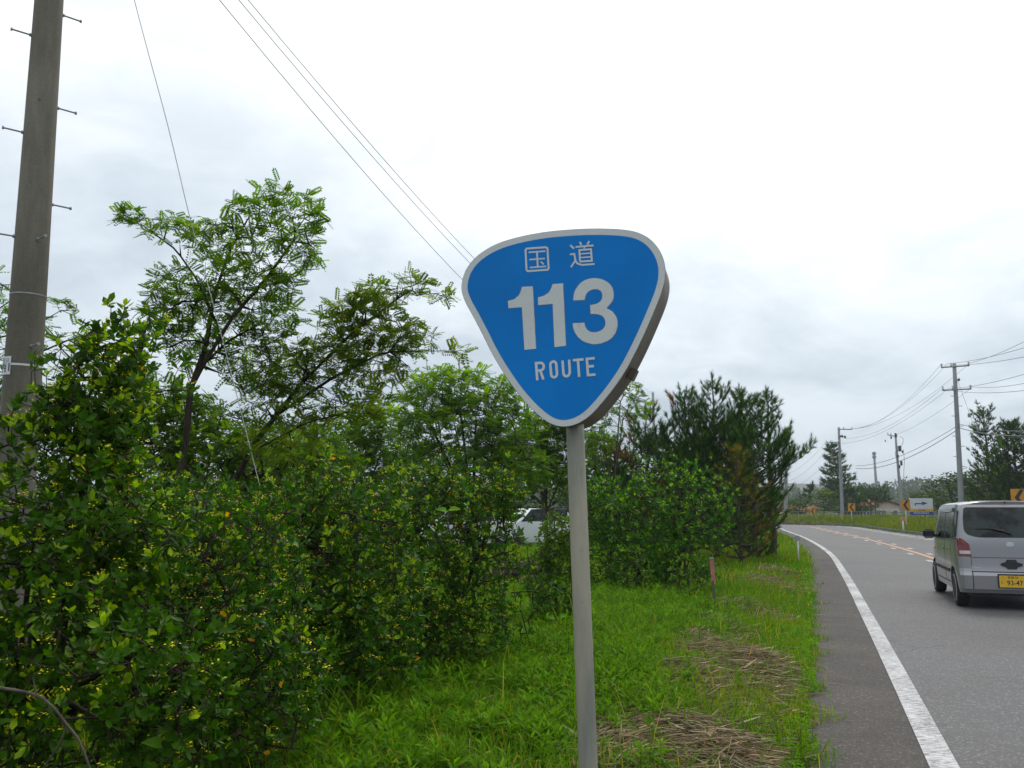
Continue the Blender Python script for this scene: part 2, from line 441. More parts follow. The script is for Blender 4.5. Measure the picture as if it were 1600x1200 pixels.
    t = NT('tail_lamp_red'); t.base(t.ramp(t.noise(40, 2), [(.4, (.13, .004, .008)), (.6, (.22, .006, .012))])); t.set(rough=.15, coat=.8, coatr=.03); M['lamp_red'] = t.m
    t = NT('lamp_clear'); t.base(t.mixc(t.noise(120, 2), (.45, .35, .35), (.75, .7, .7))); t.set(rough=.15, coat=.8); M['lamp_clear'] = t.m
    M['plate_yellow'] = worn('plate_yellow', (.68, .40, .02), (.75, .46, .03), 8, .5)
    M['chrome'] = worn('chrome', (.6, .6, .6), (.7, .7, .7), 8, .15, .95)
materials()
# ---------------------------------------------------------------- road geometry
REF = catmull([(-9.9, -30), (-4.6, -15), (0.68, 0), (2.53, 5.32), (3.58, 8.35), (5.09, 12.75), (7.86, 20.9), (11.2, 31.2), (15.2, 45.5), (18.9, 60.5),
               (20.9, 68.3), (22.2, 74.2), (21.7, 78.6), (18.6, 80.9), (12, 81.3), (0, 81), (-25, 80), (-80, 77)], 14)
def resample(p, step):
    d = np.concatenate([[0], np.cumsum(np.linalg.norm(np.diff(p, axis=0), axis=1))])
    s = np.arange(0, d[-1], step)
    return np.stack([np.interp(s, d, p[:, i]) for i in range(p.shape[1])], 1)
REF = resample(REF, .5)
for _ in range(3): REF[1:-1] = (REF[:-2] + 2 * REF[1:-1] + REF[2:]) / 4
def normals(c):
    t = np.gradient(c, axis=0); t /= np.linalg.norm(t, axis=1, keepdims=True)
    return np.stack([t[:, 1], -t[:, 0]], 1)
REFN = normals(REF)
def off(d): return REF + REFN * (np.asarray(d)[..., None] if np.ndim(d) else d)
def side(x, y):
    """signed distance right of the left edge line, and index along it"""
    p = np.stack([np.ravel(x), np.ravel(y)], 1); res = np.empty(len(p)); ind = np.empty(len(p), int)
    for a in range(0, len(p), 20000):
        q = p[a:a + 20000]
        d2 = ((q[:, None] - REF[None, ::2]) ** 2).sum(2); i = d2.argmin(1) * 2
        res[a:a + 20000] = ((q - REF[i]) * REFN[i]).sum(1); ind[a:a + 20000] = i
        far = np.sqrt(d2.min(1)); s = np.sign(res[a:a + 20000]); res[a:a + 20000] = s * np.maximum(np.abs(res[a:a + 20000]), far * .999)
    return res, ind

PAVE_L, PAVE_R = -.78, 6.75
def smooth(t): t = np.clip(t, 0, 1); return t * t * (3 - 2 * t)
def gz(x, y):
    x = np.asarray(x, float); y = np.asarray(y, float); sh = x.shape
    s, _ = side(x, y); x = x.ravel(); y = y.ravel()
    und = .035 * np.sin(x * 1.7 + y * .6) * np.sin(y * 1.3 - x * .5) + .02 * np.sin(x * 4.1 + 1) * np.sin(y * 3.7)
    left = smooth((PAVE_L - s) / .5) * .045 - .01
    z = np.where(s < PAVE_L, left + und * smooth((PAVE_L - s - .1) / 1.2), -.05)
    rise = smooth((s - PAVE_R - .25) / 3.2) * .42 + .1
    z = np.where(s > PAVE_R + .18, rise + und * 1.5 * smooth((s - PAVE_R) / 5), z)
    z = np.where((s > PAVE_L - .02) & (s < PAVE_R + .18), -.05, z)
    return z.reshape(sh)

def ground():
    gx = np.concatenate([-np.geomspace(1500, 22, 26), np.arange(-20, 8, .4), np.arange(8, 46, .8), np.geomspace(46, 1500, 24)])
    gy = np.concatenate([-np.geomspace(300, 22, 10), np.arange(-20, 0, 1.), np.arange(0, 26, .4), np.arange(26, 96, .8), np.geomspace(96, 1900, 30)])
    X, Y = np.meshgrid(gx, gy); Z = gz(X, Y)
    nx, ny = len(gx), len(gy); v = np.stack([X, Y, Z], 2).reshape(-1, 3)
    i = (np.arange(ny - 1)[:, None] * nx + np.arange(nx - 1)[None]).ravel()
    f = np.stack([i, i + 1, i + nx + 1, i + nx], 1)
    o = Geo().add(v, f).build('ground', M['ground'], smooth=True)
    tag(o, kind='structure')
ground()

def strip(name, a, b, z, mat, kind='structure', i0=0, i1=None, nx=1, parent=None, jit=None):
    A = off(a)[i0:i1]; B = off(b)[i0:i1]
    if jit is not None: A = A + REFN[i0:i1] * jit[i0:i1, None]
    n = len(A); vs_ = []
    for k in range(nx + 1):
        q = A + (B - A) * k / nx
        zz = np.full(n, z) if np.ndim(z) == 0 else z[i0:i1]
        vs_.append(np.concatenate([q, zz[:, None]], 1))
    v = np.stack(vs_, 1).reshape(-1, 3); m = nx + 1
    i = (np.arange(n - 1)[:, None] * m + np.arange(nx)[None]).ravel()
    f = np.stack([i, i + 1, i + m + 1, i + m], 1)
    o = Geo().add(v, f).build(name, mat, parent)
    if parent is None and kind: tag(o, kind=kind)
    return o
NR = len(REF)
jit = np.convolve(rng.normal(size=NR), np.ones(3) / 3, 'same') * .045
strip('road', .0, PAVE_R, 0.0, M['asphalt'], nx=4)
strip('road_shoulder', PAVE_L, .002, -.002, M['shoulder'], nx=2, jit=jit)
strip('left_edge_line', -.083, .083, .004, M['white_paint'])
strip('right_edge_line', 6.12, 6.22, .004, M['white_paint'])
strip('centre_line', 2.80, 2.95, .004, M['orange_paint'])
def dashes(name, a, b, start, on, period, idx0, idx1):
    g = Geo(); d = .5
    cum = np.arange(NR) * .5
    s = idx0 * .5 + start
    while s + on < idx1 * .5:
        ss = np.array([s, s + on])
        def pt(o): q = off(o); return np.stack([np.interp(ss, cum, q[:, 0]), np.interp(ss, cum, q[:, 1])], 1)
        A, B = pt(a), pt(b)
        v = [(*A[0], .004), (*B[0], .004), (*B[1], .004), (*A[1], .004)]
        g.add(v, np.array([[0, 1, 2, 3]]))
        s += period
    return g
iY = lambda Y: int(np.argmin(np.abs(REF[:, 1] - Y) + np.where(REF[:, 0] < -5, 0, 0) + np.where(np.arange(NR) > 230, 50, 0)))
i0, i1 = iY(22), min(NR - 2, iY(70) + 20)
cm = empty('lane_narrowing_marks'); tag(cm, kind='structure')
def each_dash(a, b, on, period, mat):
    cum = np.arange(NR) * .5; s = i0 * .5; qa = off(a); qb = off(b)
    while s + on < i1 * .5:
        ss = np.array([s, s + on])
        A = np.stack([np.interp(ss, cum, qa[:, k]) for k in (0, 1)], 1); B = np.stack([np.interp(ss, cum, qb[:, k]) for k in (0, 1)], 1)
        Geo().add([(*A[0], .0042), (*B[0], .0042), (*B[1], .0042), (*A[1], .0042)], np.array([[0, 1, 2, 3]])).build('lane_mark', mat, cm)
        s += period
each_dash(5.52, 5.92, .85, 2.1, M['white_paint'])
each_dash(2.50, 2.66, .9, 4.2, M['white_paint'])
each_dash(3.09, 3.25, .9, 4.2, M['white_paint'])

# far kerb: separate concrete blocks while they can be told apart, the rest of the run joined
kerb = empty('far_kerb'); tag(kerb, kind='structure')
def kerb_run():
    cum = np.arange(NR) * .5; qa = off(PAVE_R); qb = off(PAVE_R + .18)
    s = i0 * .5 - 20; n = 0; rest = Geo()
    while s < (NR - 3) * .5:
        L = .6 if s < i1 * .5 else 3.0
        ss = np.array([s + .008, s + L - .008])
        A = np.stack([np.interp(ss, cum, qa[:, k]) for k in (0, 1)], 1); B = np.stack([np.interp(ss, cum, qb[:, k]) for k in (0, 1)], 1)
        h = .17 + random.uniform(-.006, .006)
        v = [(*A[0], -.06), (*B[0], -.06), (*B[1], -.06), (*A[1], -.06)]
        n_ = (B[0] - A[0]) * .12
        v += [(*(A[0] + n_), h), (*B[0], h), (*B[1], h), (*(A[1] + n_), h)]
        f = np.array([(0, 3, 2, 1), (4, 5, 6, 7), (0, 1, 5, 4), (1, 2, 6, 5), (2, 3, 7, 6), (3, 0, 4, 7)])
        if n < 200 and s < i1 * .5: Geo().add(v, f).build('kerb_block', M['kerb'], kerb); n += 1
        else: rest.add(v, f)
        s += L
    o = rest.build('kerb_run', M['kerb'], kerb); tag(o, kind='stuff')
kerb_run()

# ---------------------------------------------------------------- plants: generators
def grow(roots, attr, seg=.12, jitter=.25, up=.1, tip_r=.003, expo=.42, order_from=None):
    """roots: list of polylines (first point of the first one is the base); attr (n,3). Returns nodes, parent, radius, count, dir"""
    cap = len(attr) * 14 + 3000
    N = np.empty((cap, 3)); par = np.full(cap, -1); D = np.zeros((cap, 3)); n = 0
    for r in roots:
        r = resample(np.array([list(p) for p in r], float), seg) if len(r) > 1 else np.array([list(r[0])], float)
        st = n
        for q, p in enumerate(r):
            N[n] = p
            if q == 0:
                if n == 0: par[n] = -1
                else: par[n] = int(((N[:st] - p) ** 2).sum(1).argmin())
            else: par[n] = n - 1
            if par[n] >= 0:
                d = N[n] - N[par[n]]; D[n] = d / (np.linalg.norm(d) + 1e-9)
            else: D[n] = (0, 0, 1)
            n += 1
    base = N[0]
    nr0 = n
    dd = np.min(((attr[:, None] - N[None, :n:3]) ** 2).sum(2), axis=1) ** .5 if len(attr) * n < 4e6 else np.linalg.norm(attr - base, axis=1)
    order = np.argsort(dd + rng.normal(size=len(attr)) * .08)
    for ai in order:
        if n > cap - 400: break
        a = attr[ai]; dv = a - N[:n]; ds = np.sqrt((dv ** 2).sum(1)) + 1e-9
        al = (dv * D[:n]).sum(1) / ds
        j = int((ds * (1.35 - .35 * al)).argmin()); L = ds[j]
        k = min(40, max(1, int(round(L / seg))))
        p = N[j].copy(); d = D[j] * .5 + dv[j] / L * .8
        for q in range(k):
            tgt = (a - p); rem = np.linalg.norm(tgt) + 1e-9
            w = (q + 1) / k
            d = d * (1 - w) + tgt / rem * (.35 + w) + rng.normal(size=3) * jitter * .5 * (1 - w * .7) + np.array((0, 0, up)) * (1 - w)
            d /= np.linalg.norm(d) + 1e-9
            p = p + d * rem / (k - q)
            N[n] = p; par[n] = j if q == 0 else n - 1; D[n] = d; n += 1
    N = N[:n].copy(); par = par[:n].copy(); D = D[:n].copy()
    cnt = np.zeros(n)
    isleaf = np.ones(n, bool); isleaf[par[par >= 0]] = False
    cnt[isleaf] = 1
    for i in range(n - 1, 0, -1):
        # children always come after parents
        cnt[par[i]] += cnt[i]
    rad = tip_r * np.maximum(cnt, 1) ** expo
    return N, par, rad, cnt, D, isleaf

def bark_geo(N, par, rad, k=5, trim=0.0, col=None):
    i = np.where(par >= 0)[0]
    i = i[rad[i] > trim]
    g = Geo(); big = rad[i] > .02
    if (~big).any(): g.tubes(N[par[i[~big]]], N[i[~big]], rad[par[i[~big]]].clip(max=.025), rad[i[~big]], 4)
    if big.any(): g.tubes(N[par[i[big]]], N[i[big]], rad[par[i[big]]], rad[i[big]], 8)
    return g

def blob(px, py, rx, ry, Y, dr, n, shell=.5, Ys=None):
    """n random points in an ellipsoid given by its outline in the photo, its distance and its depth radius"""
    c = P(px, py, Y); k = Y / F_PX
    d = rdir(n); r = rng.random(n) ** (1 / 3); r = np.where(rng.random(n) < shell, .75 + .25 * r, r)
    return np.array(c) + d * r[:, None] * np.array([rx * k, dr, ry * k])

def sprays(pts, per=11, sx=.045, sz=.11):
    """gather loose attractors into upright sprays so that a shrub has lit clumps with dark pockets between"""
    n = len(pts); k = max(3, n // per); c = pts[rng.choice(n, k, replace=False)]
    j = rng.integers(0, k, n); m = rng.random(n) < .82
    out = pts.copy(); out[m] = c[j[m]] + rng.normal(size=(m.sum(), 3)) * (sx, sx, sz)
    return out

LEAF_V = np.array([(0, 0, 0), (-.20, .35, .05), (.20, .35, .05), (0, .5, -.03), (-.24, .68, .09), (.24, .68, .09), (0, 1, .10)], float)
LEAF_F = [np.array([(0, 2, 3), (0, 3, 1), (3, 5, 6), (3, 6, 4)]), np.array([(3, 2, 5, 3)])[:0].reshape(0, 4)]
LEAF_F = [np.array([(0, 3, 1), (0, 2, 3), (1, 3, 4), (2, 5, 3), (3, 6, 4), (3, 5, 6)])]
LANCE_V = np.array([(0, 0, 0), (-.10, .4, .03), (.10, .4, .03), (0, 1, -.12)], float)
LANCE_F = [np.array([(0, 2, 3, 1)])]
QUAD_V = np.array([(0, 0, 0), (-.28, .45, .06), (.28, .45, .06), (0, 1, -.05)], float)
QUAD_F = [np.array([(0, 2, 3), (0, 3, 1)])]

def pinnate(n=6, curve=.25):
    v = []; f = []
    for q in range(n):
        t = .18 + .72 * q / (n - 1)
        for s in (-1, 1):
            L = .29 * (1 - .25 * abs(t - .5)); w = .082
            b = np.array((0, t, -curve * t * t)); d = np.array((s * .9, .42, -.10 - .15 * random.random())); d /= np.linalg.norm(d)
            pr = np.array((-d[1] * s, d[0] * s, 0)); pr /= np.linalg.norm(pr)
            k = len(v)
            v += [b + d * .02, b + d * L * .5 + pr * w, b + d * L, b + d * L * .5 - pr * w]; f.append((k, k + 1, k + 2, k + 3))
    k = len(v); b = np.array((0, .92, -curve * .85))
    v += [b, b + (.062, .1, -.04), b + (0, .22, -.1), b + (-.062, .1, -.04)]; f.append((k, k + 1, k + 2, k + 3))
    k = len(v); v += [(-.006, 0, 0), (.006, 0, 0), (.005, .95, -curve * .9), (-.005, .95, -curve * .9)]
    f.append((k, k + 1, k + 2, k + 3))
    return np.array(v, float), [np.array(f)]
PINN = [pinnate(6, .22), pinnate(5, .38), pinnate(7, .1)]

def tints(n, base, var=.18, warm=.1):
    b = np.array(base)[None] * (1 + rng.normal(size=(n, 1)) * var)
    w = rng.normal(size=(n, 1)) * warm
    return np.clip(b * np.concatenate([1 + w, 1 + w * .2, 1 - w], 1), .004, 1)

def rosettes(tips, dirs, k, size, base, young, spread=(.7, 1.25), young_p=.3, flat=.5, top_light=None):
    """k leaves round every twig tip; returns pos, R, scale, colour"""
    n = len(tips); dirs = dirs / (np.linalg.norm(dirs, axis=1, keepdims=True) + 1e-9)
    dirs = dirs + np.array((0, 0, flat)); dirs /= np.linalg.norm(dirs, axis=1, keepdims=True)
    e1 = np.cross(dirs, rdir(n)); e1 /= np.linalg.norm(e1, axis=1, keepdims=True) + 1e-9; e2 = np.cross(dirs, e1)
    ph = (np.arange(k)[None] * 2.4 + rng.random((n, 1)) * 6.28 + rng.normal(size=(n, k)) * .3)
    ring = np.arange(k) / k
    th = spread[0] + (spread[1] - spread[0]) * (1 - ring)[None] + rng.normal(size=(n, k)) * .15
    rad_ = e1[:, None] * np.cos(ph)[..., None] + e2[:, None] * np.sin(ph)[..., None]
    d = dirs[:, None] * np.cos(th)[..., None] + rad_ * np.sin(th)[..., None]
    nrm = dirs[:, None] * np.sin(th)[..., None] - rad_ * np.cos(th)[..., None] + rng.normal(size=(n, k, 3)) * .12
    pos = tips[:, None] - dirs[:, None] * (size * .55 * (1 - ring)[None, :, None]) + rng.normal(size=(n, k, 3)) * size * .06
    sc = size * (.55 + .75 * rng.random((n, k))) * (.8 + .4 * rng.random((n, 1))) * (1 - .25 * ring[None])
    yt = (rng.random((n, 1)) < young_p * np.clip(.35 + .65 * (tips[:, 2:] - .3) / 1.3, .3, 1.25))
    w = np.where(yt, (ring[None] > .35) * (.55 + .45 * rng.random((n, k))), .0)[..., None]
    c = tints(n * k, base).reshape(n, k, 3) * (1 - w) + tints(n * k, young, .15).reshape(n, k, 3) * w
    return pos.reshape(-1, 3), frames(d.reshape(-1, 3), nrm.reshape(-1, 3)), sc.ravel(), c.reshape(-1, 3)

_leaf_mesh = None
def cam_score(pos):
    """larger = nearer to the camera and inside its view"""
    y = pos[:, 1].clip(.3); u = pos[:, 0] / y; ok = (np.abs(u) < .60) & (pos[:, 2] > CAM_H - .46 * y) & (y > .3)
    return np.where(ok, 1 / y, -1)

def shrub(name, label, cat, base, stems, attr, leaf=.05, k=7, col=(.023, .085, .006), young=(.17, .29, .02), young_p=.3,
          flowers=.0, yellow=.0, singles=0, seg=.1, tip_r=.0022, inner=.5, mat='leaf', group=None, spread=(.7, 1.25), expo=.35, bark='bark', fl_col=(.50, .52, .09)):
    root = empty(name, base, 0, label, cat, group)
    N, par, rad, cnt, D, isl = grow(stems, attr, seg=seg, tip_r=tip_r, expo=expo)
    N = N - np.array(base)
    bark_geo(N, par, rad, trim=0).build('stems', M[bark], root, smooth=True)
    tips = np.where(isl)[0]
    more = np.where((cnt <= 3) & ~isl)[0]; more = more[rng.random(len(more)) < inner]
    g = Geo()
    pos, R, sc, c = rosettes(N[tips], D[tips], k, leaf, col, young, spread, young_p)
    p2, R2, s2, c2 = rosettes(N[more], D[more], 3, leaf, col, young, (.9, 1.4), 0)
    pos = np.concatenate([pos, p2]); R = np.concatenate([R, R2]); sc = np.concatenate([sc, s2]); c = np.concatenate([c, c2])
    if yellow:
        q = rng.random(len(pos)) < yellow; c[q] = tints(q.sum(), (.5, .27, .03), .2)
    keep = np.ones(len(pos), bool)
    if singles:
        sco = cam_score(pos + np.array(base)) * sc
        best = np.argsort(-sco)[:singles]; keep[best] = False
        pal = [col, tuple(np.array(col) * 1.35), tuple(np.array(young) * .6), young]
        meshes = []
        for pc in pal:
            gg = Geo().add(LEAF_V, LEAF_F, pc); o = gg.build('leaf', M[mat], root, smooth=True); meshes.append((np.array(pc), o.data)); proto = o
            bpy.data.objects.remove(o)
        for b in best:
            me = min(meshes, key=lambda mm: np.abs(mm[0] - c[b]).sum())[1]
            o = bpy.data.objects.new('leaf', me); COL.objects.link(o); o.parent = root
            mt = Matrix(R[b].tolist()).to_4x4() @ Matrix.Scale(float(sc[b]), 4); mt.translation = Vector(pos[b]); o.matrix_local = mt
    g.inst(LEAF_V, LEAF_F, R[keep], pos[keep], sc[keep], c[keep])
    o = g.build('foliage', M[mat], root, smooth=True); tag(o, kind='stuff')
    if flowers:
        q = tips[rng.random(len(tips)) < flowers]; nf = 9
        pp = (N[q] + D[q] * leaf * .35 + np.array((0, 0, leaf * .55)))[:, None] + rng.normal(size=(len(q), nf, 3)) * np.array((leaf * .32, leaf * .32, leaf * .12))
        pp = pp.reshape(-1, 3); m = len(pp)
        gg = Geo().inst(QUAD_V, QUAD_F, frames(rdir(m) * (1, 1, .4), rdir(m) + (0, 0, 1.5)), pp, leaf * (.20 + .14 * rng.random(m)), tints(m, fl_col, .2))
        o = gg.build('flowers', M['flower'], root); tag(o, kind='stuff')
    return root

def locust(name, label, base, trunks, attr, leafL=.17, per=3, col=(.04, .115, .010), young=(.12, .23, .02), seg=.16, tip_r=.0026, expo=.46,
           bark='bark', group=None, droop=.25, dens=1.0, cat='tree', young_top=False):
    root = empty(name, base, 0, label, cat, group)
    N, par, rad, cnt, D, isl = grow(trunks, attr, seg=seg, tip_r=tip_r, expo=expo, jitter=.5)
    N = N - np.array(base)
    bark_geo(N, par, rad).build('trunk', M[bark], root, smooth=True)
    cand = np.where(cnt <= 2)[0]; cand = cand[rng.random(len(cand)) < dens]
    n = len(cand) * per; b = np.repeat(cand, per)
    d = D[b] * .5 + rdir(n) * (1, 1, .45) + np.array((0, 0, .05)); d /= np.linalg.norm(d, axis=1, keepdims=True)
    up = np.tile([[0, 0, 1.]], (n, 1)) + rng.normal(size=(n, 3)) * .35
    R = frames(d, up); sc = leafL * (.6 + .6 * rng.random(n)); pos = N[b] + rng.normal(size=(n, 3)) * .01
    w = rng.random((n, 1)) ** 2
    if young_top: w = np.clip((pos[:, 2:] - np.percentile(pos[:, 2], 30)) / np.ptp(pos[:, 2]) * 1.6, 0, 1) * rng.random((n, 1)) + .1
    c = tints(n, col) * (1 - w) + tints(n, young) * w
    g = Geo(); w_ = rng.integers(0, len(PINN), n)
    for q, (tv, tf) in enumerate(PINN):
        s = w_ == q
        if s.any(): g.inst(tv, tf, R[s], pos[s], sc[s], c[s])
    o = g.build('crown', M['locust'], root); tag(o, kind='stuff')
    return root

def far_tree(name, label, px, top, half, Y, base_z=0.0, shape='round', col=(.035, .085, .012), leaf=.28, tips=260, k=6, group=None, cat='tree', low=.15, mat='far_leaf', lean=0, bottom=None, bark='bark', var=.22):
    b = P(px, 795, Y); bz = base_z
    b = Vector((b.x, Y, bz)); t = P(px + lean, top, Y); h = t.z - bz; r = half * Y / F_PX
    root = empty(name, b, 0, label, cat, group)
    u = rng.random(tips) ** .8; z = h * (low + (1 - low) * u)
    if shape == 'round': prof = np.sqrt(np.clip(1 - (2 * (u - .42)) ** 2 * .8, .05, 1))
    elif shape == 'cone': prof = (1 - u) ** .75 + .06
    else: prof = np.clip(1.15 - u * .5, 0, 1) * np.clip(u * 3 + .3, 0, 1)
    an = rng.random(tips) * 2 * PI; lump = 1 + .28 * np.sin(an * 3 + z * 2.1) + .18 * np.sin(an * 5 - z * 3.3)
    rr = r * prof * lump * (.45 + .55 * rng.random(tips) ** .5)
    A = np.stack([np.cos(an) * rr + (t.x - b.x) * z / h, np.sin(an) * rr, z], 1)
    N, par, rad, cnt, D, isl = grow([[(0, 0, -.1), (.1 * r, 0, h * .3), ((t.x - b.x) * .6, 0, h * .62)]], A, seg=max(.25, h * .05), tip_r=.012, expo=.42)
    bark_geo(N, par, rad).build('trunk', M[bark], root, smooth=True)
    tp = np.where(isl)[0]; n = len(tp) * k; q = np.repeat(tp, k)
    pos = N[q] + rng.normal(size=(n, 3)) * leaf * np.array((1.3, 1.3, .55))
    cl = np.repeat(1 + rng.normal(size=len(tp)) * var * .7, k)[:, None]
    g = Geo().inst(QUAD_V, QUAD_F, frames(rdir(n) * (1, 1, .5), rdir(n) * .6 + (0, 0, 1)), pos, leaf * (.6 + .7 * rng.random(n)), np.clip(tints(n, col, var) * cl, .003, 1))
    o = g.build('crown', M[mat], root); tag(o, kind='stuff')
    return root

def tuft_template(nn, L=.5, nl=.55, w=.022):
    v = []; f = []
    for q in range(nn):
        t = L * (q + .5) / nn; a = q * 2.4; th = .55 + .35 * random.random() - .25 * q / nn
        b = np.array((0, t, 0)); d = np.array((math.cos(a) * math.sin(th), math.cos(th), math.sin(a) * math.sin(th)))
        s = np.cross(d, (0, 1, 0)); s /= np.linalg.norm(s) + 1e-9
        k = len(v); v += [b - s * w, b + s * w, b + d * nl * (.8 + .4 * random.random())]; f.append((k, k + 1, k + 2))
    return np.array(v, float), [np.array(f)]
TUFT = [tuft_template(22), tuft_template(18, .42, .6), tuft_template(26, .6, .5)]
TUFT_FAR = [tuft_template(9, .5, .6, .05), tuft_template(8, .45, .65, .06)]

def pine(name, label, base, h, r, whorls=9, per=6, leader=1, lean=(0, 0), col=(.02, .06, .012), dead=0., tuft=.2, low=.06, dead_col=(.15, .07, .028), far=False, group=None, prof=None, sub=.22, up=.35, seedv=0, dead_zone=None, young_c=(.07, .13, .02), bark='bark_grey'):
    root = empty(name, base, 0, label, 'pine tree', group)
    rs = np.random.default_rng(100 + seedv)
    segs_a, segs_b, ra, rb = [], [], [], []; tp, td, ts = [], [], []
    def limb(p, d, L, r0, bend, depth):
        n = max(3, int(L / (sub * .9))); st = L / n; p = np.array(p, float); d = np.array(d, float)
        for q in range(n):
            d = d + np.array((0, 0, bend * st / max(L, .3))) + rs.normal(size=3) * .07; d /= np.linalg.norm(d)
            p2 = p + d * st; f0 = 1 - q / n * .75; f1 = 1 - (q + 1) / n * .75
            segs_a.append(p); segs_b.append(p2); ra.append(r0 * f0); rb.append(r0 * f1)
            t = (q + 1) / n
            if depth > 0 and t > .25:
                for s in (-1, 1):
                    if rs.random() < .85:
                        sd_ = np.cross(d, (0, 0, 1)); sd_ = sd_ / (np.linalg.norm(sd_) + 1e-9) * s
                        dd = d * .6 + sd_ * .75 + np.array((0, 0, .25)) + rs.normal(size=3) * .15; dd /= np.linalg.norm(dd)
                        LL = L * (.42 - .25 * t) * (.7 + .6 * rs.random())
                        if LL > sub * 1.1: limb(p2, dd, LL, r0 * f1 * .5, .55, depth - 1)
                        else: tp.append(p2); td.append(dd); ts.append(1.)
            if t > (.35 if depth > 0 else .15):
                for _ in range(2):
                    dd = d + rs.normal(size=3) * .35 + np.array((0, 0, .3)); tp.append(p2 - d * st * rs.random()); td.append(dd); ts.append(.9)
            p = p2
        tp.append(p); td.append(d + np.array((0, 0, .45))); ts.append(1.2)
    # trunk
    tr = [np.array((0, 0, -.1))]; nt = 14
    for q in range(1, nt + 1):
        tr.append(np.array((lean[0] * (q / nt) ** 1.3, lean[1] * q / nt, h * q / nt)) + rs.normal(size=3) * h * .006 * (q < nt))
    tr = np.array(tr); R0 = .022 * h
    g = Geo(); g.path(tr, R0 * np.linspace(1, .12, nt + 1), 8)
    for wv in range(whorls):
        u = low + (1 - low) * (wv + .3) / whorls; zc = u * h
        c = np.array([np.interp(zc, tr[:, 2], tr[:, i]) for i in range(3)])
        R = r * (prof(u) if prof else (1 - u) ** .7)
        a0 = rs.random() * 6.28
        for q in range(per):
            a = a0 + q * 2 * PI / per + rs.normal() * .25; L = R * (.65 + .5 * rs.random())
            el = .05 + up * u + rs.normal() * .1
            limb(c + (0, 0, rs.normal() * h * .02), (math.cos(a) * math.cos(el), math.sin(a) * math.cos(el), math.sin(el)), max(L, .25), R0 * (1 - u) * .42 + .006, up * 1.6, 1 if not far or R > .8 else 1)
    for q in range(4): tp.append(tr[-1] - (0, 0, h * .012 * q)); td.append(np.array((rs.normal() * .15 * q, rs.normal() * .15 * q, 1))); ts.append(1.2)
    g.tubes(segs_a, segs_b, ra, rb, 4)
    g.build('trunk', M[bark], root, smooth=True)
    tp = np.array(tp); td = np.array(td); ts = np.array(ts); n = len(tp); sc = tuft * ts * (.75 + .5 * rs.random(n))
    c = tints(n, col, .25); yy = rs.random(n) < .2; c[yy] = tints(yy.sum(), young_c, .2)
    if dead > 0:
        fld = np.sin(tp[:, 0] * 2.3 + seedv) * np.sin(tp[:, 2] * 1.7 + seedv * 2) + np.sin(tp[:, 1] * 2 + 1) * .4
        dz = fld > np.quantile(fld, 1 - dead)
        if dead_zone: dz = dz & dead_zone(tp)
        dz &= rs.random(n) < .8
        c[dz] = tints(dz.sum(), dead_col, .3)
    R = frames(td, rdir(n)); g = Geo(); T = TUFT_FAR if far else TUFT; w_ = rs.integers(0, len(T), n)
    for q, (tv, tf) in enumerate(T):
        s = w_ == q; g.inst(tv, tf, R[s], tp[s], sc[s], c[s])
    o = g.build('needles', M['needle'], root); tag(o, kind='stuff')
    return root
# ---------------------------------------------------------------- route sign
def poly_mesh(pts2, z0, z1, name, mat, parent, hole=None):
    """prism from a 2D outline in the XZ plane, thickness along local Y (z0 back .. z1 front, front faces -Y)"""
    p = np.asarray(pts2, float); n = len(p)
    from mathutils.geometry import tessellate_polygon
    bm = bmesh.new()
    f = [bm.verts.new((x, -z1, z)) for x, z in p]; b = [bm.verts.new((x, -z0, z)) for x, z in p]
    for t_ in tessellate_polygon([[Vector((x, z, 0)) for x, z in p]]):
        bm.faces.new([f[q] for q in t_]); bm.faces.new([b[q] for q in t_][::-1])
    for i in range(n):
        j = (i + 1) % n; bm.faces.new((f[i], b[i], b[j], f[j]))
    bmesh.ops.recalc_face_normals(bm, faces=bm.faces)
    me = bpy.data.meshes.new(name); bm.to_mesh(me); bm.free()
    return link(name, me, parent, mat)

def inset_poly(p, d):
    p = np.asarray(p); a = np.roll(p, 1, 0); b = np.roll(p, -1, 0); t = b - a; t /= np.linalg.norm(t, axis=1, keepdims=True)
    ar = .5 * np.sum(p[:, 0] * np.roll(p[:, 1], -1) - np.roll(p[:, 0], -1) * p[:, 1])
    nrm = np.stack([-t[:, 1], t[:, 0]], 1) * (1 if ar > 0 else -1)
    return p + nrm * d

def stroke_outline(pts, w, w2=None):
    p = np.asarray(pts, float); n = len(p); ws = np.linspace(w, w2 or w, n)
    t = np.gradient(p, axis=0); t /= np.linalg.norm(t, axis=1, keepdims=True); nn = np.stack([-t[:, 1], t[:, 0]], 1)
    # mitre sharp corners
    for i in range(1, n - 1):
        a = p[i] - p[i - 1]; b = p[i + 1] - p[i]; a /= np.linalg.norm(a); b /= np.linalg.norm(b)
        m = np.array((-a[1] - b[1], a[0] + b[0])); m /= np.linalg.norm(m); c = max(.4, m @ np.array((-a[1], a[0]))); nn[i] = m / c
    L = p + nn * ws[:, None] / 2; R = p - nn * ws[:, None] / 2
    return L, R
def stroke_geo(g, pts, w, y, w2=None, thick=.0006):
    L, R = stroke_outline(pts, w, w2); n = len(L)
    v = [(x, -y, z) for x, z in L] + [(x, -y, z) for x, z in R] + [(x, -y + thick, z) for x, z in L] + [(x, -y + thick, z) for x, z in R]
    f = []
    for i in range(n - 1):
        f += [(i, i + 1, n + i + 1, n + i), (i, 2 * n + i, 2 * n + i + 1, i + 1), (n + i, n + i + 1, 3 * n + i + 1, 3 * n + i)]
    f += [(0, n, 3 * n, 2 * n), (n - 1, 3 * n - 1, 4 * n - 1, 2 * n - 1)]
    return g.add(v, np.array(f))

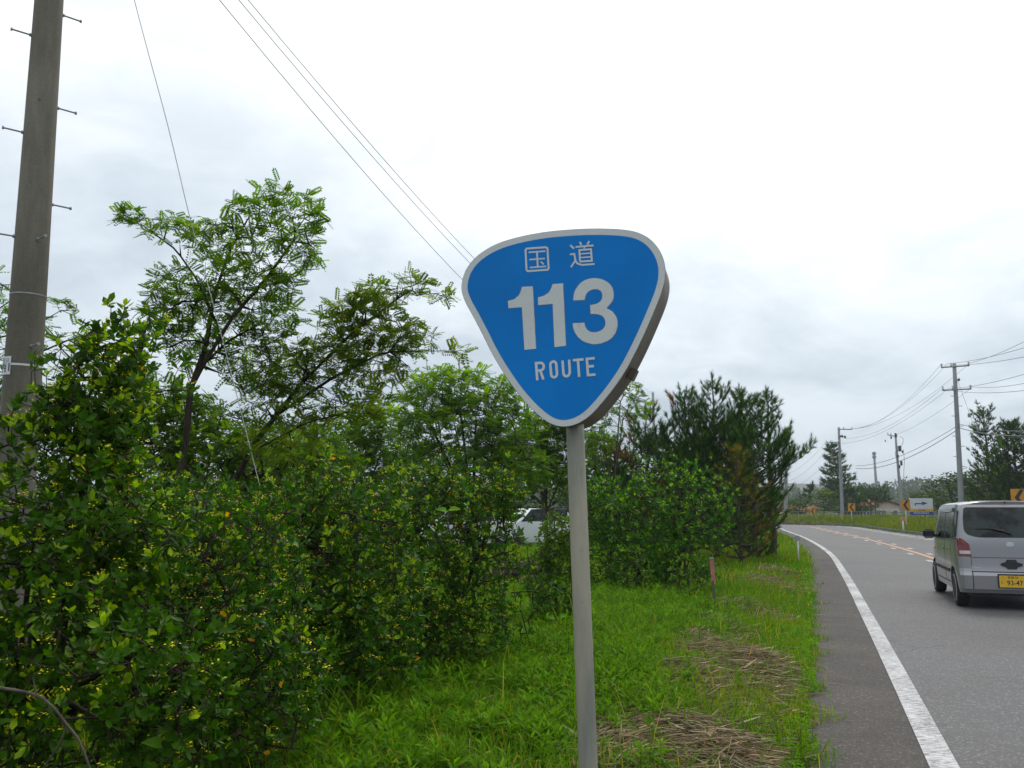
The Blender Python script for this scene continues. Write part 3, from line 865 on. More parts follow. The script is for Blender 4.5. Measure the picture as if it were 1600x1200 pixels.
def route_sign():
    ALPHA, ROLL = math.radians(16), math.radians(1.65)
    cen = P(882, 515, 2.6)
    foot_px = P(899, 680, 2.66)
    root = empty('route_sign', (0, 0, 0), 0, 'blue rounded triangle route sign reading 113 on a pale grey post', 'route sign')
    Rm = Matrix.Rotation(-ALPHA, 3, 'Z') @ Matrix.Rotation(ROLL * -1, 3, 'Y')
    # local axes of the plate: r right, u up, n out of the face (local -Y)
    r = Rm @ Vector((1, 0, 0)); u = Rm @ Vector((0, 0, 1)); nn = Rm @ Vector((0, -1, 0))
    camp = Vector((0, 0, CAM_H))
    def uv(px, py):
        d = P(px, py, 1.0) - camp; t = (cen - camp).dot(nn) / d.dot(nn); q = camp + d * t - cen
        return (q.dot(r), q.dot(u))
    cr = lambda x, y: uv(680 + x / 3.2425, 330 + y / 3.2425)
    # post, a little lower than the plate plane, leaning with it; footing on the verge
    pc = P(899, 680, 2.68); dz = pc.z; axis = u / u.z
    foot = pc - axis * (pc.z - float(gz(pc.x, pc.y)))
    root.location = foot
    def loc(o): o.location = cen - foot; o.rotation_euler = Rm.to_euler()
    out = catmull([cr(*q) for q in [(135, 400), (141, 340), (163, 287), (203, 237), (262, 193), (335, 158), (435, 129), (560, 106), (700, 93), (820, 89), (935, 93), (1015, 106), (1075, 134), (1120, 177), (1150, 230), (1164, 290), (1161, 350), (1145, 412), (1118, 482), (1072, 590), (1018, 705), (960, 812), (900, 900), (840, 975), (788, 1030), (740, 1065), (690, 1085), (640, 1090), (590, 1077), (540, 1045), (480, 990), (415, 915), (350, 822), (290, 722), (240, 622), (192, 530), (155, 462)]], 4, True)
    plate = poly_mesh(out, -.004, .0, 'sign_plate', M['sign_white'], root); loc(plate)
    edge = poly_mesh(inset_poly(out, -.0012), -.0035, -.0008, 'plate_edge', M['sign_edge'], root); loc(edge)
    blue = poly_mesh(inset_poly(out, .0195), -.0005, .0006, 'blue_face', M['sign_blue'], root); loc(blue)
    # casing: shallow box behind the plate
    cs = inset_poly(out, .005)
    cas = poly_mesh(cs, -.185, -.0042, 'casing', M['sign_case'], root); loc(cas)
    bv = cas.modifiers.new('bevel', 'BEVEL'); bv.width = .006; bv.segments = 2; bv.limit_method = 'ANGLE'; bv.angle_limit = math.radians(60)
    k = Geo(); a = np.array(cr(1005, 790))
    k.box((a[0] - .0165, .10, a[1] - .0065), (.02, .035, .035), Matrix.Rotation(math.radians(28), 3, 'Y')); kb = k.build('latch', M['sign_case'], root); loc(kb)
    # digits
    one = [(440, 384), (495, 381), (511, 697), (453, 703), (440, 487), (372, 492), (369, 455), (400, 447), (424, 428), (436, 403)]
    two = [(595, 370), (648, 366), (663, 682), (605, 689), (596, 470), (523, 476), (521, 437), (552, 429), (577, 412), (590, 388)]
    for pl in (one, two):
        o = poly_mesh([cr(*q) for q in pl], .0, .0015, 'digit_one', M['sign_white'], root); loc(o)
        o = poly_mesh(inset_poly([cr(*q) for q in pl], -.0011), .0, .0011, 'digit_one_border', M['sign_edge'], root); loc(o)
    # one closed outline for the 3
    outer = [(700, 452), (706, 412), (726, 377), (757, 351), (800, 340), (842, 345), (877, 363), (899, 392), (904, 428), (896, 458), (868, 491),
             (900, 510), (919, 540), (924, 575), (914, 615), (890, 646), (852, 666), (808, 674), (762, 664), (727, 640), (705, 606), (697, 568)]
    inner = [(757, 566), (764, 592), (783, 610), (812, 614), (842, 604), (860, 584), (862, 556), (848, 532), (820, 522), (788, 521),
             (786, 476), (815, 470), (838, 456), (848, 432), (842, 408), (822, 396), (796, 398), (774, 410), (761, 430), (758, 450)]
    o3 = np.concatenate([catmull(outer[:11], 4), catmull(outer[11:], 4)]); i3 = np.concatenate([catmull(inner[:10], 4), catmull(inner[10:], 4)])
    three = [cr(*q) for q in np.concatenate([o3, i3])]
    o = poly_mesh(three, .0, .0015, 'digit_three', M['sign_white'], root); loc(o)
    o = poly_mesh(inset_poly(three, -.0011), .0, .0011, 'digit_three_border', M['sign_edge'], root); loc(o)
    sc = .6 / 1000 * 1.0
    W = lambda px: px / 3.2425 * 2.6 / F_PX
    y = [.0012]
    def strokes(name, lst, w):
        g = Geo()
        for s in lst:
            y[0] += .00004
            ww = w
            if isinstance(s, tuple): s, ww = s
            stroke_geo(g, [cr(*q) for q in s], W(ww), y[0])
        o = g.build(name, M['sign_white'], root); loc(o)
    koku = [[(463, 299), (458, 197), (464, 190), (560, 183), (569, 188), (575, 290), (570, 297), (470, 304), (463, 299)], ([(474, 209), (558, 203)], 8), ([(478, 246), (556, 240)], 8), ([(480, 286), (562, 280)], 8), ([(516, 206), (520, 283)], 9), ([(536, 256), (550, 270)], 8)]
    strokes('kanji_country', koku, 10)
    do = [[(685, 173), (704, 190)], [(683, 220), (705, 217), (711, 250), (688, 284)], [(708, 250), (722, 266), (745, 273), (808, 268)], [(733, 156), (741, 172)], [(781, 152), (771, 170)], [(712, 182), (803, 174)], ([(759, 178), (753, 196)], 7), [(734, 256), (731, 198), (790, 193), (794, 252), (734, 256)], ([(733, 217), (790, 213)], 7), ([(734, 236), (792, 232)], 7)]
    strokes('kanji_road', do, 9.5)
    def arc(cx, cy, rx, ry, a0, a1, n=10, tilt=-.06):
        return [(cx + rx * math.cos(math.radians(a)), cy + ry * math.sin(math.radians(a)) + tilt * rx * math.cos(math.radians(a))) for a in np.linspace(a0, a1, n)]
    strokes('letter_r', [[(511, 764), (518, 857)], [(516, 771), (534, 769)] + arc(534, 788, 17, 19, -80, 85, 8)[0:] + [(520, 808)], [(532, 806), (549, 853)]], 13)
    strokes('letter_o', [arc(599, 778, 15, 16, 180, 360, 8) + arc(603, 826, 15, 16, 0, 180, 8) + [(584, 779)]], 13)
    strokes('letter_u', [[(646, 757), (650, 820)] + arc(666, 821, 15, 16, 170, 10, 8) + [(683, 818), (679, 753)]], 13)
    strokes('letter_t', [[(698, 756), (752, 751)], [(724, 758), (730, 840)]], 13)
    strokes('letter_e', [[(809, 745), (769, 749), (775, 831), (813, 828)], [(774, 788), (805, 785)]], 13)
    # post
    g = Geo(); top = cen - foot + u * .10 - nn * .055; top = Vector((top.x, top.y, top.z))
    base_ = pc - foot
    g.path([np.array(base_ - axis * (base_.z + .3)), np.array(base_ - axis * 1.0), np.array(base_), np.array(base_ + axis * .06)], [.028, .028, .028, .028], 28)
    g.build('post', M['sign_post'], root, smooth=True)
    g = Geo(); g.box((0, 0, -.01), (.34, .34, .08)); g.build('concrete_footing', M['kerb'], root)
route_sign()

# ---------------------------------------------------------------- utility pole on the left
def left_pole():
    top, bot = P(100, -330, 8.0), P(27.5, 700, 8.0)
    ax = (top - bot) / (top.z - bot.z)
    base = bot - ax * bot.z
    root = empty('utility_pole', base, 0, 'large grey concrete utility pole with step bolts behind the tall shrub', 'utility pole')
    H = top.z
    pt = lambda z: ax * z
    R = lambda z: .178 - .0042 * z * 1.9
    Rz = lambda z: np.interp(z, [0, H], [.186, .108 + .0])
    g = Geo(); zs = np.linspace(-.2, H, 12); g.path([np.array(pt(z)) for z in zs], [Rz(z) for z in zs], 40)
    g.build('pole', M['concrete'], root, smooth=True)
    def zpx(py): return (P(50, py, 8.0)).z
    for (py, s) in ((12, 1), (58, -1), (158, 1), (209, -1), (310, 1), (370, -1), (375, 1), (540, 1)):
        z = zpx(py + 4); r = Rz(z); c = np.array(pt(z))
        if s > 0: d = np.array((.74, .66, .0))
        else: d = np.array((-.76, -.62, .0))
        if py in (375, 540): d = np.array((.75, -.66, .0))
        d /= np.linalg.norm(d)
        g = Geo(); a = c + d * r * .93; b = a + d * .185
        g.path([a, b], [.0085, .0085], 8); g.path([b - d * .012, b + d * .003], [.016, .016], 10); g.path([a + d * .01, a + d * .026], [.017, .017], 6)
        g.build('step_bolt', M['steel'], root)
    # small hole ring, number plate and its bands
    z = zpx(165); g = Geo(); c = np.array(pt(z)) + np.array((.35, -.93, 0)) * Rz(z); g.path([c, c + np.array((.35, -.93, 0)) * .006], [.012, .012], 10); g.build('hole_ring', M['dark_steel'], root)
    def band(py, w, mat, a0=0, a1=360, name='band', ex=.003, tilt=0):
        z = zpx(py); g = Geo(); an = np.radians(np.linspace(a0, a1, 40)); r = Rz(z) + ex; c = np.array(pt(z)); v = []
        for a in an:
            for rr, zz in ((r, -w), (r, w), (r - ex * 1.5, w), (r - ex * 1.5, -w)):
                v.append(c + np.array((math.cos(a) * rr, math.sin(a) * rr, zz + tilt * math.cos(a))))
        f = []
        for i in range(len(an) - 1):
            for q in range(4): f.append((i * 4 + q, i * 4 + (q + 1) % 4, i * 4 + 4 + (q + 1) % 4, i * 4 + 4 + q))
        return g.add(v, np.array(f)).build(name, mat, root, smooth=False)
    band(573, .0095, M['board_white'], name='plate_band', tilt=-.004)
    band(463, .006, M['steel'], 0, 360)
    pl = band(575, .085, M['board_white'], 172, 262, name='number_plate', ex=.006)
    # writing on the plate, wrapped on the pole
    cu = bpy.data.curves.new('t', 'FONT'); cu.body = '4\u897f1'; cu.size = .11; cu.extrude = 0; cu.offset = .0008
    t = bpy.data.objects.new('t', cu); COL.objects.link(t)
    cu2 = bpy.data.curves.new('t2', 'FONT'); cu2.body = '\u5c0f\u56fd\u7dda 12'; cu2.size = .045; t2 = bpy.data.objects.new('t2', cu2); COL.objects.link(t2)
    bpy.context.view_layer.update(); dg = bpy.context.evaluated_depsgraph_get()
    for ob, zo, a_0, nm in ((t, -.055, 192, 'plate_number'), (t2, .035, 190, 'plate_small_text')):
        me = bpy.data.meshes.new_from_object(ob.evaluated_get(dg)); z = zpx(575); r = Rz(z) + .0085; c = np.array(pt(z))
        for v in me.vertices:
            a = math.radians(a_0) + v.co.x / r; v.co = Vector(c + np.array((math.cos(a) * r, math.sin(a) * r, v.co.y + zo)))
        me.materials.clear(); me.materials.append(M['black']); me.name = nm
        tag(link(nm, me, root), kind='stuff' if nm == 'plate_small_text' else None); bpy.data.objects.remove(ob)
    return root, base, ax
left_pole()

def wire(name, label, pts, r, mat='wire', sag=0.0, n=24, cat='wire', group=None, k=5):
    a, b = Vector(pts[0]), Vector(pts[-1]); base = a.copy()
    if len(pts) == 2:
        q = []
        for i in range(n + 1):
            t = i / n; p = a.lerp(b, t); p.z -= sag * 4 * t * (1 - t); q.append(np.array(p - base))
    else: q = [x for x in catmull([np.array(Vector(p) - base) for p in pts], 8)]
    o = Geo().path(q, r, k).build(name, M[mat], None, smooth=True); o.location = base
    return tag(o, label, cat, group)
wire('guy_wire', 'thin slack wire running down from the large concrete pole into the shrubs', [P(128, -330, 8.0), P(210, 0, 8.1), P(262, 195, 8.2), P(298, 345, 8.25), P(345, 520, 8.3), P(398, 728, 8.3), P(415, 800, 8.3), P(440, 960, 8.3)], .0042, 'wire_pale')
far_top = [P(1024, 612, 47), P(1021, 614, 47), P(1018, 622, 47)]
for i, (p0, sg, lb) in enumerate(((P(100, -352, 8), 1.62, 'uppermost of three black overhead wires ending behind the route sign'),
                           (P(85, -352, 8), 1.72, 'middle one of three black overhead wires ending behind the route sign'),
                           (P(85, -322, 8), 2.10, 'lowest of three black overhead wires ending behind the route sign'))):
    wire('overhead_wire', lb, [p0, far_top[i]], .0055, 'wire', sg, 40, group='overhead wires to the route sign side')

# ---------------------------------------------------------------- poles along the far side
def far_pole(name, label, px_top, py_top, px_bot, Y, arms, r0=.17, mat='far_concrete', steps=0, group='utility poles beyond the bend'):
    top = P(px_top, py_top, Y); b = P(px_bot, 800, Y); ax = (top - b) / (top.z - b.z); base = b - ax * b.z
    root = empty(name, base, 0, label, 'utility pole', group)
    H = top.z; g = Geo(); g.path([np.array(ax * z) for z in np.linspace(-.2, H, 8)], np.linspace(r0, r0 * .6, 8), 14)
    g.build('pole', M[mat], root, smooth=True)
    k = Y / F_PX
    for (py, xl, xr, dy) in arms:
        z = P(px_top, py, Y).z; c = np.array(ax * z) + base.to_3d().x * 0
        l = (P(xl, py + dy, Y) - base); rr = (P(xr, py - dy, Y) - base)
        l = np.array((l.x, -.12, l.z)); rr = np.array((rr.x, -.12, rr.z))
        Geo().path([l, rr], [.05, .05], 4).build('crossarm', M['steel'], root)
        for t in (.02, .36, .98):
            p = l + (rr - l) * t
            ins = Geo(); ins.path([p + (0, 0, .03), p + (0, 0, .10), p + (0, 0, .14), p + (0, 0, .22), p + (0, 0, .26)], [.025, .07, .04, .065, .02], 8)
            ins.build('insulator', M['insulator'], root)
    if steps:
        for i in range(steps):
            z = 2.2 + i * .62; s = 1 if i % 2 else -1; c = np.array(ax * z); q = Geo().path([c, c + np.array((s * .36, -.05, 0))], [.02, .02], 4).build('step_bolt', M['steel'], root)
    return root, base, ax, k
A, Ab, Aax, _ = far_pole('utility_pole', 'tall pale utility pole with two crossarms rising behind the silver car', 1491, 568, 1503, 53, [(573, 1469, 1513, 1.5), (609, 1471, 1516, 1.2)], .185, steps=11)
B, Bb, Bax, _ = far_pole('utility_pole', 'slim pale utility pole in front of the tall far conifer', 1310.5, 668, 1316, 88, [(671, 1310, 1331, 0), (691, 1290, 1311, 0)], .19)
C_, Cb, Cax, _ = far_pole('utility_pole', 'dark leaning utility pole with transformer gear behind the direction board', 1399, 677, 1409, 86, [(681, 1386, 1401, -1.5)], .17, 'steel')
D_, Db, Dax, _ = far_pole('utility_pole', 'short-looking grey pole half hidden beside the roadside pines', 1229, 700, 1228, 112, [], .24)
def gear(root, base, Y, lst):
    for (nm, px, py, w, h, mat) in lst:
        c = P(px, py, Y) - base; k = Y / F_PX
        g = Geo(); g.path([np.array((c.x, -.2, c.z - h * k / 2)), np.array((c.x, -.2, c.z - h * k / 2 + .04)), np.array((c.x, -.2, c.z + h * k / 2 - .04)), np.array((c.x, -.2, c.z + h * k / 2))], np.array((.6, 1, 1, .6)) * w * k / 2, 8)
        g.build(nm, M[mat], root, smooth=False)
gear(C_, Cb, 86, [('transformer', 1404.5, 701, 5, 9, 'dark_steel'), ('switch_box', 1409, 706, 3, 4, 'dark_steel'), ('switch_box', 1401.5, 713, 3.5, 4, 'dark_steel'), ('cable_joint', 1407, 724, 3.6, 7, 'dark_steel'), ('cable_joint', 1404, 729, 3, 5, 'dark_steel'), ('insulator', 1391, 684, 2.6, 4, 'dark_steel'), ('insulator', 1382, 689, 2, 3, 'steel'), ('insulator', 1398, 679, 3, 4, 'dark_steel')])
def cab(root, base, Y, pts, r=.02):
    q = [np.array(P(x, y, Y) - base) + np.array((0, -.3, 0)) for x, y in pts]
    Geo().path(catmull(q, 6), r, 4).build('cable', M['wire'], root)
cab(C_, Cb, 86, [(1404, 682), (1409, 686), (1408, 694), (1405, 698)]); cab(C_, Cb, 86, [(1402, 705), (1397, 706), (1398, 715), (1402, 722)]); cab(C_, Cb, 86, [(1409, 702), (1411, 720), (1410, 742), (1411, 775)])
gear(B, Bb, 88, [('switch_box', 1315, 682, 3, 4, 'dark_steel'), ('switch_box', 1319, 683, 3.5, 4, 'dark_steel'), ('switch_box', 1312.5, 682, 2.5, 3, 'dark_steel')])
gear(A, Ab, 53, [('switch_box', 1495.5, 594, 4, 4, 'dark_steel')])
mast = empty('antenna_mast', P(1371, 800, 150) - Vector((0, 0, P(1371, 800, 150).z)), 0, 'thin grey mast with a boxy head rising above the red-roofed building', 'mast')
def mast_parts():
    b = mast.location; t = P(1365.5, 706, 150) - b; l = P(1370, 770, 150) - b; l0 = np.array((0, 0, 0.))
    Geo().path([l0, np.array(l), np.array(t)], [.3, .26, .18], 8).build('pole', M['far_concrete'], mast, smooth=True)
    for z in (.9, .3): Geo().box(np.array(t) - (0, 0, z), (.5, .5, .42)).build('head', M['steel'], mast)
mast_parts()
# wires between them
WG = 'power wires strung between the far poles'
def pw(lb, a, b, Ya, Yb, sag, r=.010): wire('power_wire', lb, [P(*a, Ya), P(*b, Yb)], r, 'wire', sag, 26, 'wire', WG, 4)
pw('top wire from the left tip of the tall pole down to the slim far pole', (1470, 570), (1330, 670), 53, 88, 1.0)
pw('second wire from the tall pole top down to the slim far pole', (1478, 571), (1321, 670), 53, 88, 1.1)
pw('wire from the right tip of the top crossarm down to the slim pole', (1512, 570), (1312, 670), 53, 88, 1.2)
pw('wire from the left tip of the second crossarm to the slim far pole', (1472, 607), (1320, 685), 53, 88, .8)
pw('wire from the middle of the second crossarm to the slim far pole', (1481, 608), (1316, 693), 53, 88, .75)
pw('wire from the right end of the second crossarm to the transformer pole', (1515, 608), (1400, 679), 53, 86, .3)
pw('upper low-slung cable between the tall pole and the bend', (1498, 664), (1337, 728), 53, 88, .6, .018)
pw('lower low-slung cable between the tall pole and the bend', (1498, 670), (1337, 732), 53, 88, .75, .024)
pw('top wire leaving the tall pole towards the upper right', (1512, 568), (1720, 466), 53, 24, .25)
pw('second wire leaving the tall pole top towards the right', (1478, 568), (1720, 502), 53, 24, .25)
pw('third wire leaving the tall pole top, flattest of them', (1470, 570), (1720, 530), 53, 24, .25)
pw('wire leaving the second crossarm, steepest to the right', (1481, 607), (1720, 545), 53, 24, .25)
pw('wire leaving the second crossarm, middle one to the right', (1515, 604), (1720, 566), 53, 24, .3)
pw('wire leaving the second crossarm, lowest to the right', (1472, 607), (1720, 590), 53, 24, .35)
pw('upper cable running right from the tall pole behind the pine', (1498, 662), (1720, 664), 53, 24, .3, .016)
pw('lower cable running right from the tall pole behind the pine', (1498, 668), (1720, 674), 53, 24, .3, .022)
pw('upper wire sagging from the slim far pole to behind the pines', (1291, 690), (1195, 745), 88, 112, 1.2)
pw('middle wire sagging from the slim far pole to behind the pines', (1300, 692), (1195, 752), 88, 112, 1.6)
pw('lower wire sagging from the slim far pole to behind the pines', (1309, 700), (1195, 770), 88, 112, 1.5)
pw('guy cable slanting down right of the tall pole top', (1496, 594), (1534, 700), 53, 53, .0, .009)
Geo().path([np.array(P(1514.5, 646, 53)) , np.array(P(1514.8, 652, 53))], [.1, .1], 8).build('guy_marker', M['steel'], None)
tag(bpy.data.objects['guy_marker'], 'small grey marker ball on the slanting guy cable', 'marker')

# ---------------------------------------------------------------- roadside signs and posts
def chevron(label, px, py, w, Y, pxb, rz=0., size=None):
    k = Y / F_PX; c = P(px, py, Y); W = w * k; Hh = W * 1.12; zb = float(gz([c.x], [Y])[0])
    root = empty('chevron_sign', (c.x, Y, zb), rz, label, 'chevron sign', 'amber chevron signs round the outside of the bend')
    z = c.z - zb
    Geo().box((0, .0, z), (W, .03, Hh)).build('panel', M['chevron_orange'], root)
    x = W * .5; h = Hh * .5
    pts = [(x * .72, h * .94), (x * .18, h * .94), (-x * .58, 0), (x * .18, -h * .94), (x * .72, -h * .94), (-x * .02, 0)]
    poly_mesh([(a, b + z) for a, b in pts], .0152, .021, 'chevron', M['black'], root)
    Geo().path([np.array((0, .045, -.1)), np.array((0, .045, z + Hh * .4))], [.038, .038], 10).build('post', M['white_paint_metal'], root, smooth=True)
chevron('amber chevron sign with black arrowhead beside the blue arrow board', 1415, 789.3, 14, 57.5, 1415)
chevron('amber chevron sign at the foot of the tall far conifer', 1330.5, 792.5, 11, 78, 1330)
chevron('small amber chevron sign left of the slim utility pole', 1269.5, 799, 8.4, 90, 1269, -.25)
chevron('smallest amber chevron sign, edge of the pines at the bend', 1226.5, 807, 6.6, 96, 1226, -.6)
chevron('largest amber chevron sign, partly hidden by the silver car roof', 1592, 777.5, 24, 35, 1592)

def delineator(label, px, py, Y, h_px, rf=.07, mat='orange', r=.035):
    c = P(px, py, Y); zb = float(gz([c.x], [Y])[0]); root = empty('delineator_post', (c.x, Y, zb), 0, label, 'delineator', 'small reflector posts beside the road')
    z = c.z - zb; Geo().path([np.array((0, 0, -.1)), np.array((0, 0, z - rf * .8))], [r, r * .9], 10).build('post', M['white_paint_metal'], root, smooth=True)
    Geo().path([np.array((0, .02, z)), np.array((0, -.03, z))], [rf, rf], 18).build('reflector', M[mat], root)
    Geo().path([np.array((0, .026, z)), np.array((0, -.024, z))], [rf * 1.18, rf * 1.18], 18).build('reflector_rim', M['steel'], root)
delineator('white post with orange reflector in front of the transformer pole', 1410.5, 811, 55, 0, .13, r=.05)
delineator('white post with orange reflector at the foot of the slim pole', 1315.5, 806.5, 81, 0, .14, r=.055)
delineator('white post with orange reflector nearest the far chevrons', 1250.3, 809, 88, 0, .11, r=.05)
delineator('weathered pale post with round grey reflector on the near verge', 1246, 840.5, 24.5, 0, .06, 'steel', .028)

def stake():
    c = P(1118, 950, 12.9); x, Y = c.x, 12.9; zb = float(gz([x], [Y])[0]); root = empty('marker_stake', (x, Y, zb), 0, 'leaning marker stake with faded red top among the verge grass', 'stake')
    t = P(1111.5, 873, 12.9) - root.location; m = P(1114.5, 907, 12.9) - root.location
    ax = np.array(t) - np.array(m)
    def slab(a, b, w, d, nm, mat):
        a = np.array(a); b = np.array(b); g = Geo(); dd = (b - a) / np.linalg.norm(b - a); s = np.array((1, 0, 0.)); f = np.cross(dd, s)
        v = [p + s * w * i / 2 + f * d * j / 2 for p in (a, b) for i, j in ((-1, -1), (1, -1), (1, 1), (-1, 1))]
        g.add(v, np.array([(0, 1, 2, 3), (7, 6, 5, 4), (0, 4, 5, 1), (1, 5, 6, 2), (2, 6, 7, 3), (3, 7, 4, 0)])); return g.build(nm, mat, root)
    slab((.0, 0, -.1), np.array(m) + ax * .98, .034, .03, 'stake', M['stake_green'])
    slab(np.array(m) - (0, .02, 0), np.array(t) - (0, .02, 0), .062, .008, 'red_plate', M['stake_red'])
    slab(np.array(t) - (0, .02, .0), np.array(t) + ax / np.linalg.norm(ax) * .02 - (0, .02, 0), .066, .03, 'cap', M['steel'])
stake()

def board():
    Y = 62.0; k = Y / F_PX; c = P(1439.5, 791.5, Y); zb = float(gz([c.x], [Y])[0]); root = empty('direction_board', (c.x, Y, zb), 0, 'white roadside board with blue arrow above yellow and blue strips', 'board')
    W = 36 * k; x0 = -W / 2; zt = P(1440, 778.5, Y).z - zb; zm = P(1440, 795.2, Y).z - zb; zy = P(1440, 799.6, Y).z - zb; z0 = P(1440, 804.5, Y).z - zb
    for nm, a, b, m in (('white_panel', zm, zt, 'board_white'), ('yellow_strip', zy, zm, 'board_yellow'), ('blue_strip', z0, zy, 'board_blue')):
        Geo().box((0, 0, (a + b) / 2), (W, .04, b - a - .004)).build(nm, M[m], root)
    zc = (zm + zt) / 2 + .01; u = k
    def q(px, dy): return ((px - 1439.5) * u, zc + dy * u)
    pts = [q(1429.3, .5), q(1441.5, .8), q(1440.5, 3.2), q(1449.5, .2), q(1440.5, -2.8), q(1441.5, -1.2), q(1431, -1.2), q(1431, -3.2), q(1429.3, -3.2)]
    poly_mesh(pts, .021, .03, 'arrow', M['board_blue'], root)
    g = Geo()
    for i in range(9): g.box((x0 + .28 + i * .125, -.024, (z0 + zy) / 2 + .02), (.085, .004, .075))
    tag(g.build('small_lettering', M['board_white'], root), kind='stuff')
    g = Geo()
    for i in range(4): g.box((x0 + .62 + i * .14, -.024, (zy + zm) / 2), (.09, .004, .05))
    tag(g.build('strip_lettering', M['black'], root), kind='stuff')
    for s in (-1, 1): Geo().path([np.array((s * W * .36, .06, -.1)), np.array((s * W * .36, .06, zt - .1))], [.04, .04], 8).build('post', M['steel'], root)
board()

# metal fence behind the far verge
def fence():
    cum = np.arange(NR) * .5; q = off(PAVE_R + 3.6); s0, s1 = i0 * .5 + 10, i1 * .5 + 14
    root = empty('roadside_fence', (0, 0, 0), 0, 'low grey metal fence running behind the far grassy verge', 'fence')
    ss = np.arange(s0, s1, .14); X = np.interp(ss, cum, q[:, 0]); Yy = np.interp(ss, cum, q[:, 1]); zb = .42; zt = 1.22
    g = Geo(); n = len(ss); a = np.stack([X, Yy, np.full(n, zb + .1)], 1); b = a.copy(); b[:, 2] = zt - .04
    g.tubes(a, b, .012, .012, 4); tag(g.build('pickets', M['fence_net'], root), kind='stuff')
    for i in range(0, n - 15, 14):
        Geo().path([(X[i], Yy[i], .2), (X[i], Yy[i], zt + .03)], [.035, .035], 6).build('fence_post', M['fence'], root)
    for z, r, nm in ((zt, .032, 'top_rail'), (zb + .12, .02, 'bottom_rail')):
        Geo().path(np.stack([X[::7], Yy[::7], np.full(len(X[::7]), z)], 1), r, 6).build(nm, M['fence'], root, smooth=True)
fence()

def building():
    Y = 130.; k = Y / F_PX
    c = P(1372, 800, Y); root = empty('roadside_building', (c.x, Y, 0), 0, 'beige building with a low red roof beyond the fence', 'building')
    X = lambda px, yy=Y: P(px, 790, yy).x - c.x
    Z = lambda py: P(1380, py, Y).z
    # gable end faces the road; the body runs back to the left
    xl, xm, xr = X(1366), X(1386), X(1409); ze, zr = Z(790.5), Z(783); D = 9.0
    poly_mesh([(xl, -.3), (xr, -.3), (xr, ze), (xm, zr), (xl, ze + .1)], -D, 0, 'wall', M['beige_wall'], root)
    Geo().box((X(1349), 3.5, ze / 2 - .2), (X(1366) - X(1333) - .02, 5, ze + .2)).build('wing_wall', M['glass_far'], root)
    for i in range(6): Geo().box((X(1335 + i * 5.5), .96, ze / 2), (.12, .1, ze)).build('mullion', M['beige_wall'], root)
    Geo().box((X(1349), .94, ze * .58), (X(1366) - X(1333), .08, .15)).build('rail', M['beige_wall'], root)
    th = .18
    def slab(x0, z0, x1, z1, y0, y1):
        g = Geo(); v = [(x, y, z + t) for t in (0, th) for (x, z) in ((x0, z0), (x1, z1)) for y in (y0, y1)]
        g.add(v, np.array([(0, 2, 3, 1), (4, 5, 7, 6), (0, 4, 6, 2), (1, 3, 7, 5), (0, 1, 5, 4), (2, 6, 7, 3)])); return g
    slab(xm, zr + .02, xr + .5, ze - .12, -.5, D + .5).build('roof', M['red_roof'], root)
    slab(xl - .5, ze - .02, xm - .003, zr + .02, -.5, D + .5).build('roof', M['red_roof'], root)
    # long left wing roof, slope towards the viewer
    g = Geo(); x0, x1 = X(1328), xl - .52; v = [(x0, .3, ze - .1), (x1, .3, ze - .1), (x1, 4.5, zr + .1), (x0, 4.5, zr - .2), (x0, .3, ze + .06), (x1, .3, ze + .06), (x1, 4.5, zr + .26), (x0, 4.5, zr - .04)]
    g.add(v, np.array([(0, 3, 2, 1), (4, 5, 6, 7), (0, 1, 5, 4), (1, 2, 6, 5), (2, 3, 7, 6), (3, 0, 4, 7)])); g.build('wing_roof', M['red_roof'], root)
    for i, px in enumerate((1371, 1380, 1398)):
        f = Geo().box((X(px), -.03, ze * .42), (.9, .08, 1.1)).build('window', M['board_white'], root)
        Geo().box((X(px), -.08, ze * .42), (.72, .04, .92)).build('pane', M['glass_far'], f)
building()
def far_house(label, px0, px1, pyt, pyr, Y):
    c = P((px0 + px1) / 2, 800, Y); root = empty('distant_house', (c.x, Y, 0), 0, label, 'house'); W = (px1 - px0) * Y / F_PX; ze = P(px0, pyt, Y).z; zr = P(px0, pyr, Y).z
    Geo().box((0, 3, ze / 2), (W * .94, 6, ze)).build('wall', M['beige_wall'], root)
    g = Geo(); v = [(-W / 2, -.5, ze), (W / 2, -.5, ze), (W / 2, 6.5, ze), (-W / 2, 6.5, ze), (-W / 2, 3, zr), (W / 2, 3, zr)]
    g.add(v, [np.array([(0, 1, 5, 4), (2, 3, 4, 5), (3, 2, 1, 0)]), np.array([(1, 2, 5), (3, 0, 4)])]); g.build('roof', M['red_roof'], root)
    for t in (-.3, 0, .3): Geo().box((W * t, -.02, ze * .5), (W * .14, .1, ze * .35)).build('window', M['glass_far'], root)
far_house('low dull-red roofed house glimpsed behind the trees at the bend', 1228, 1282, 797, 789, 145)

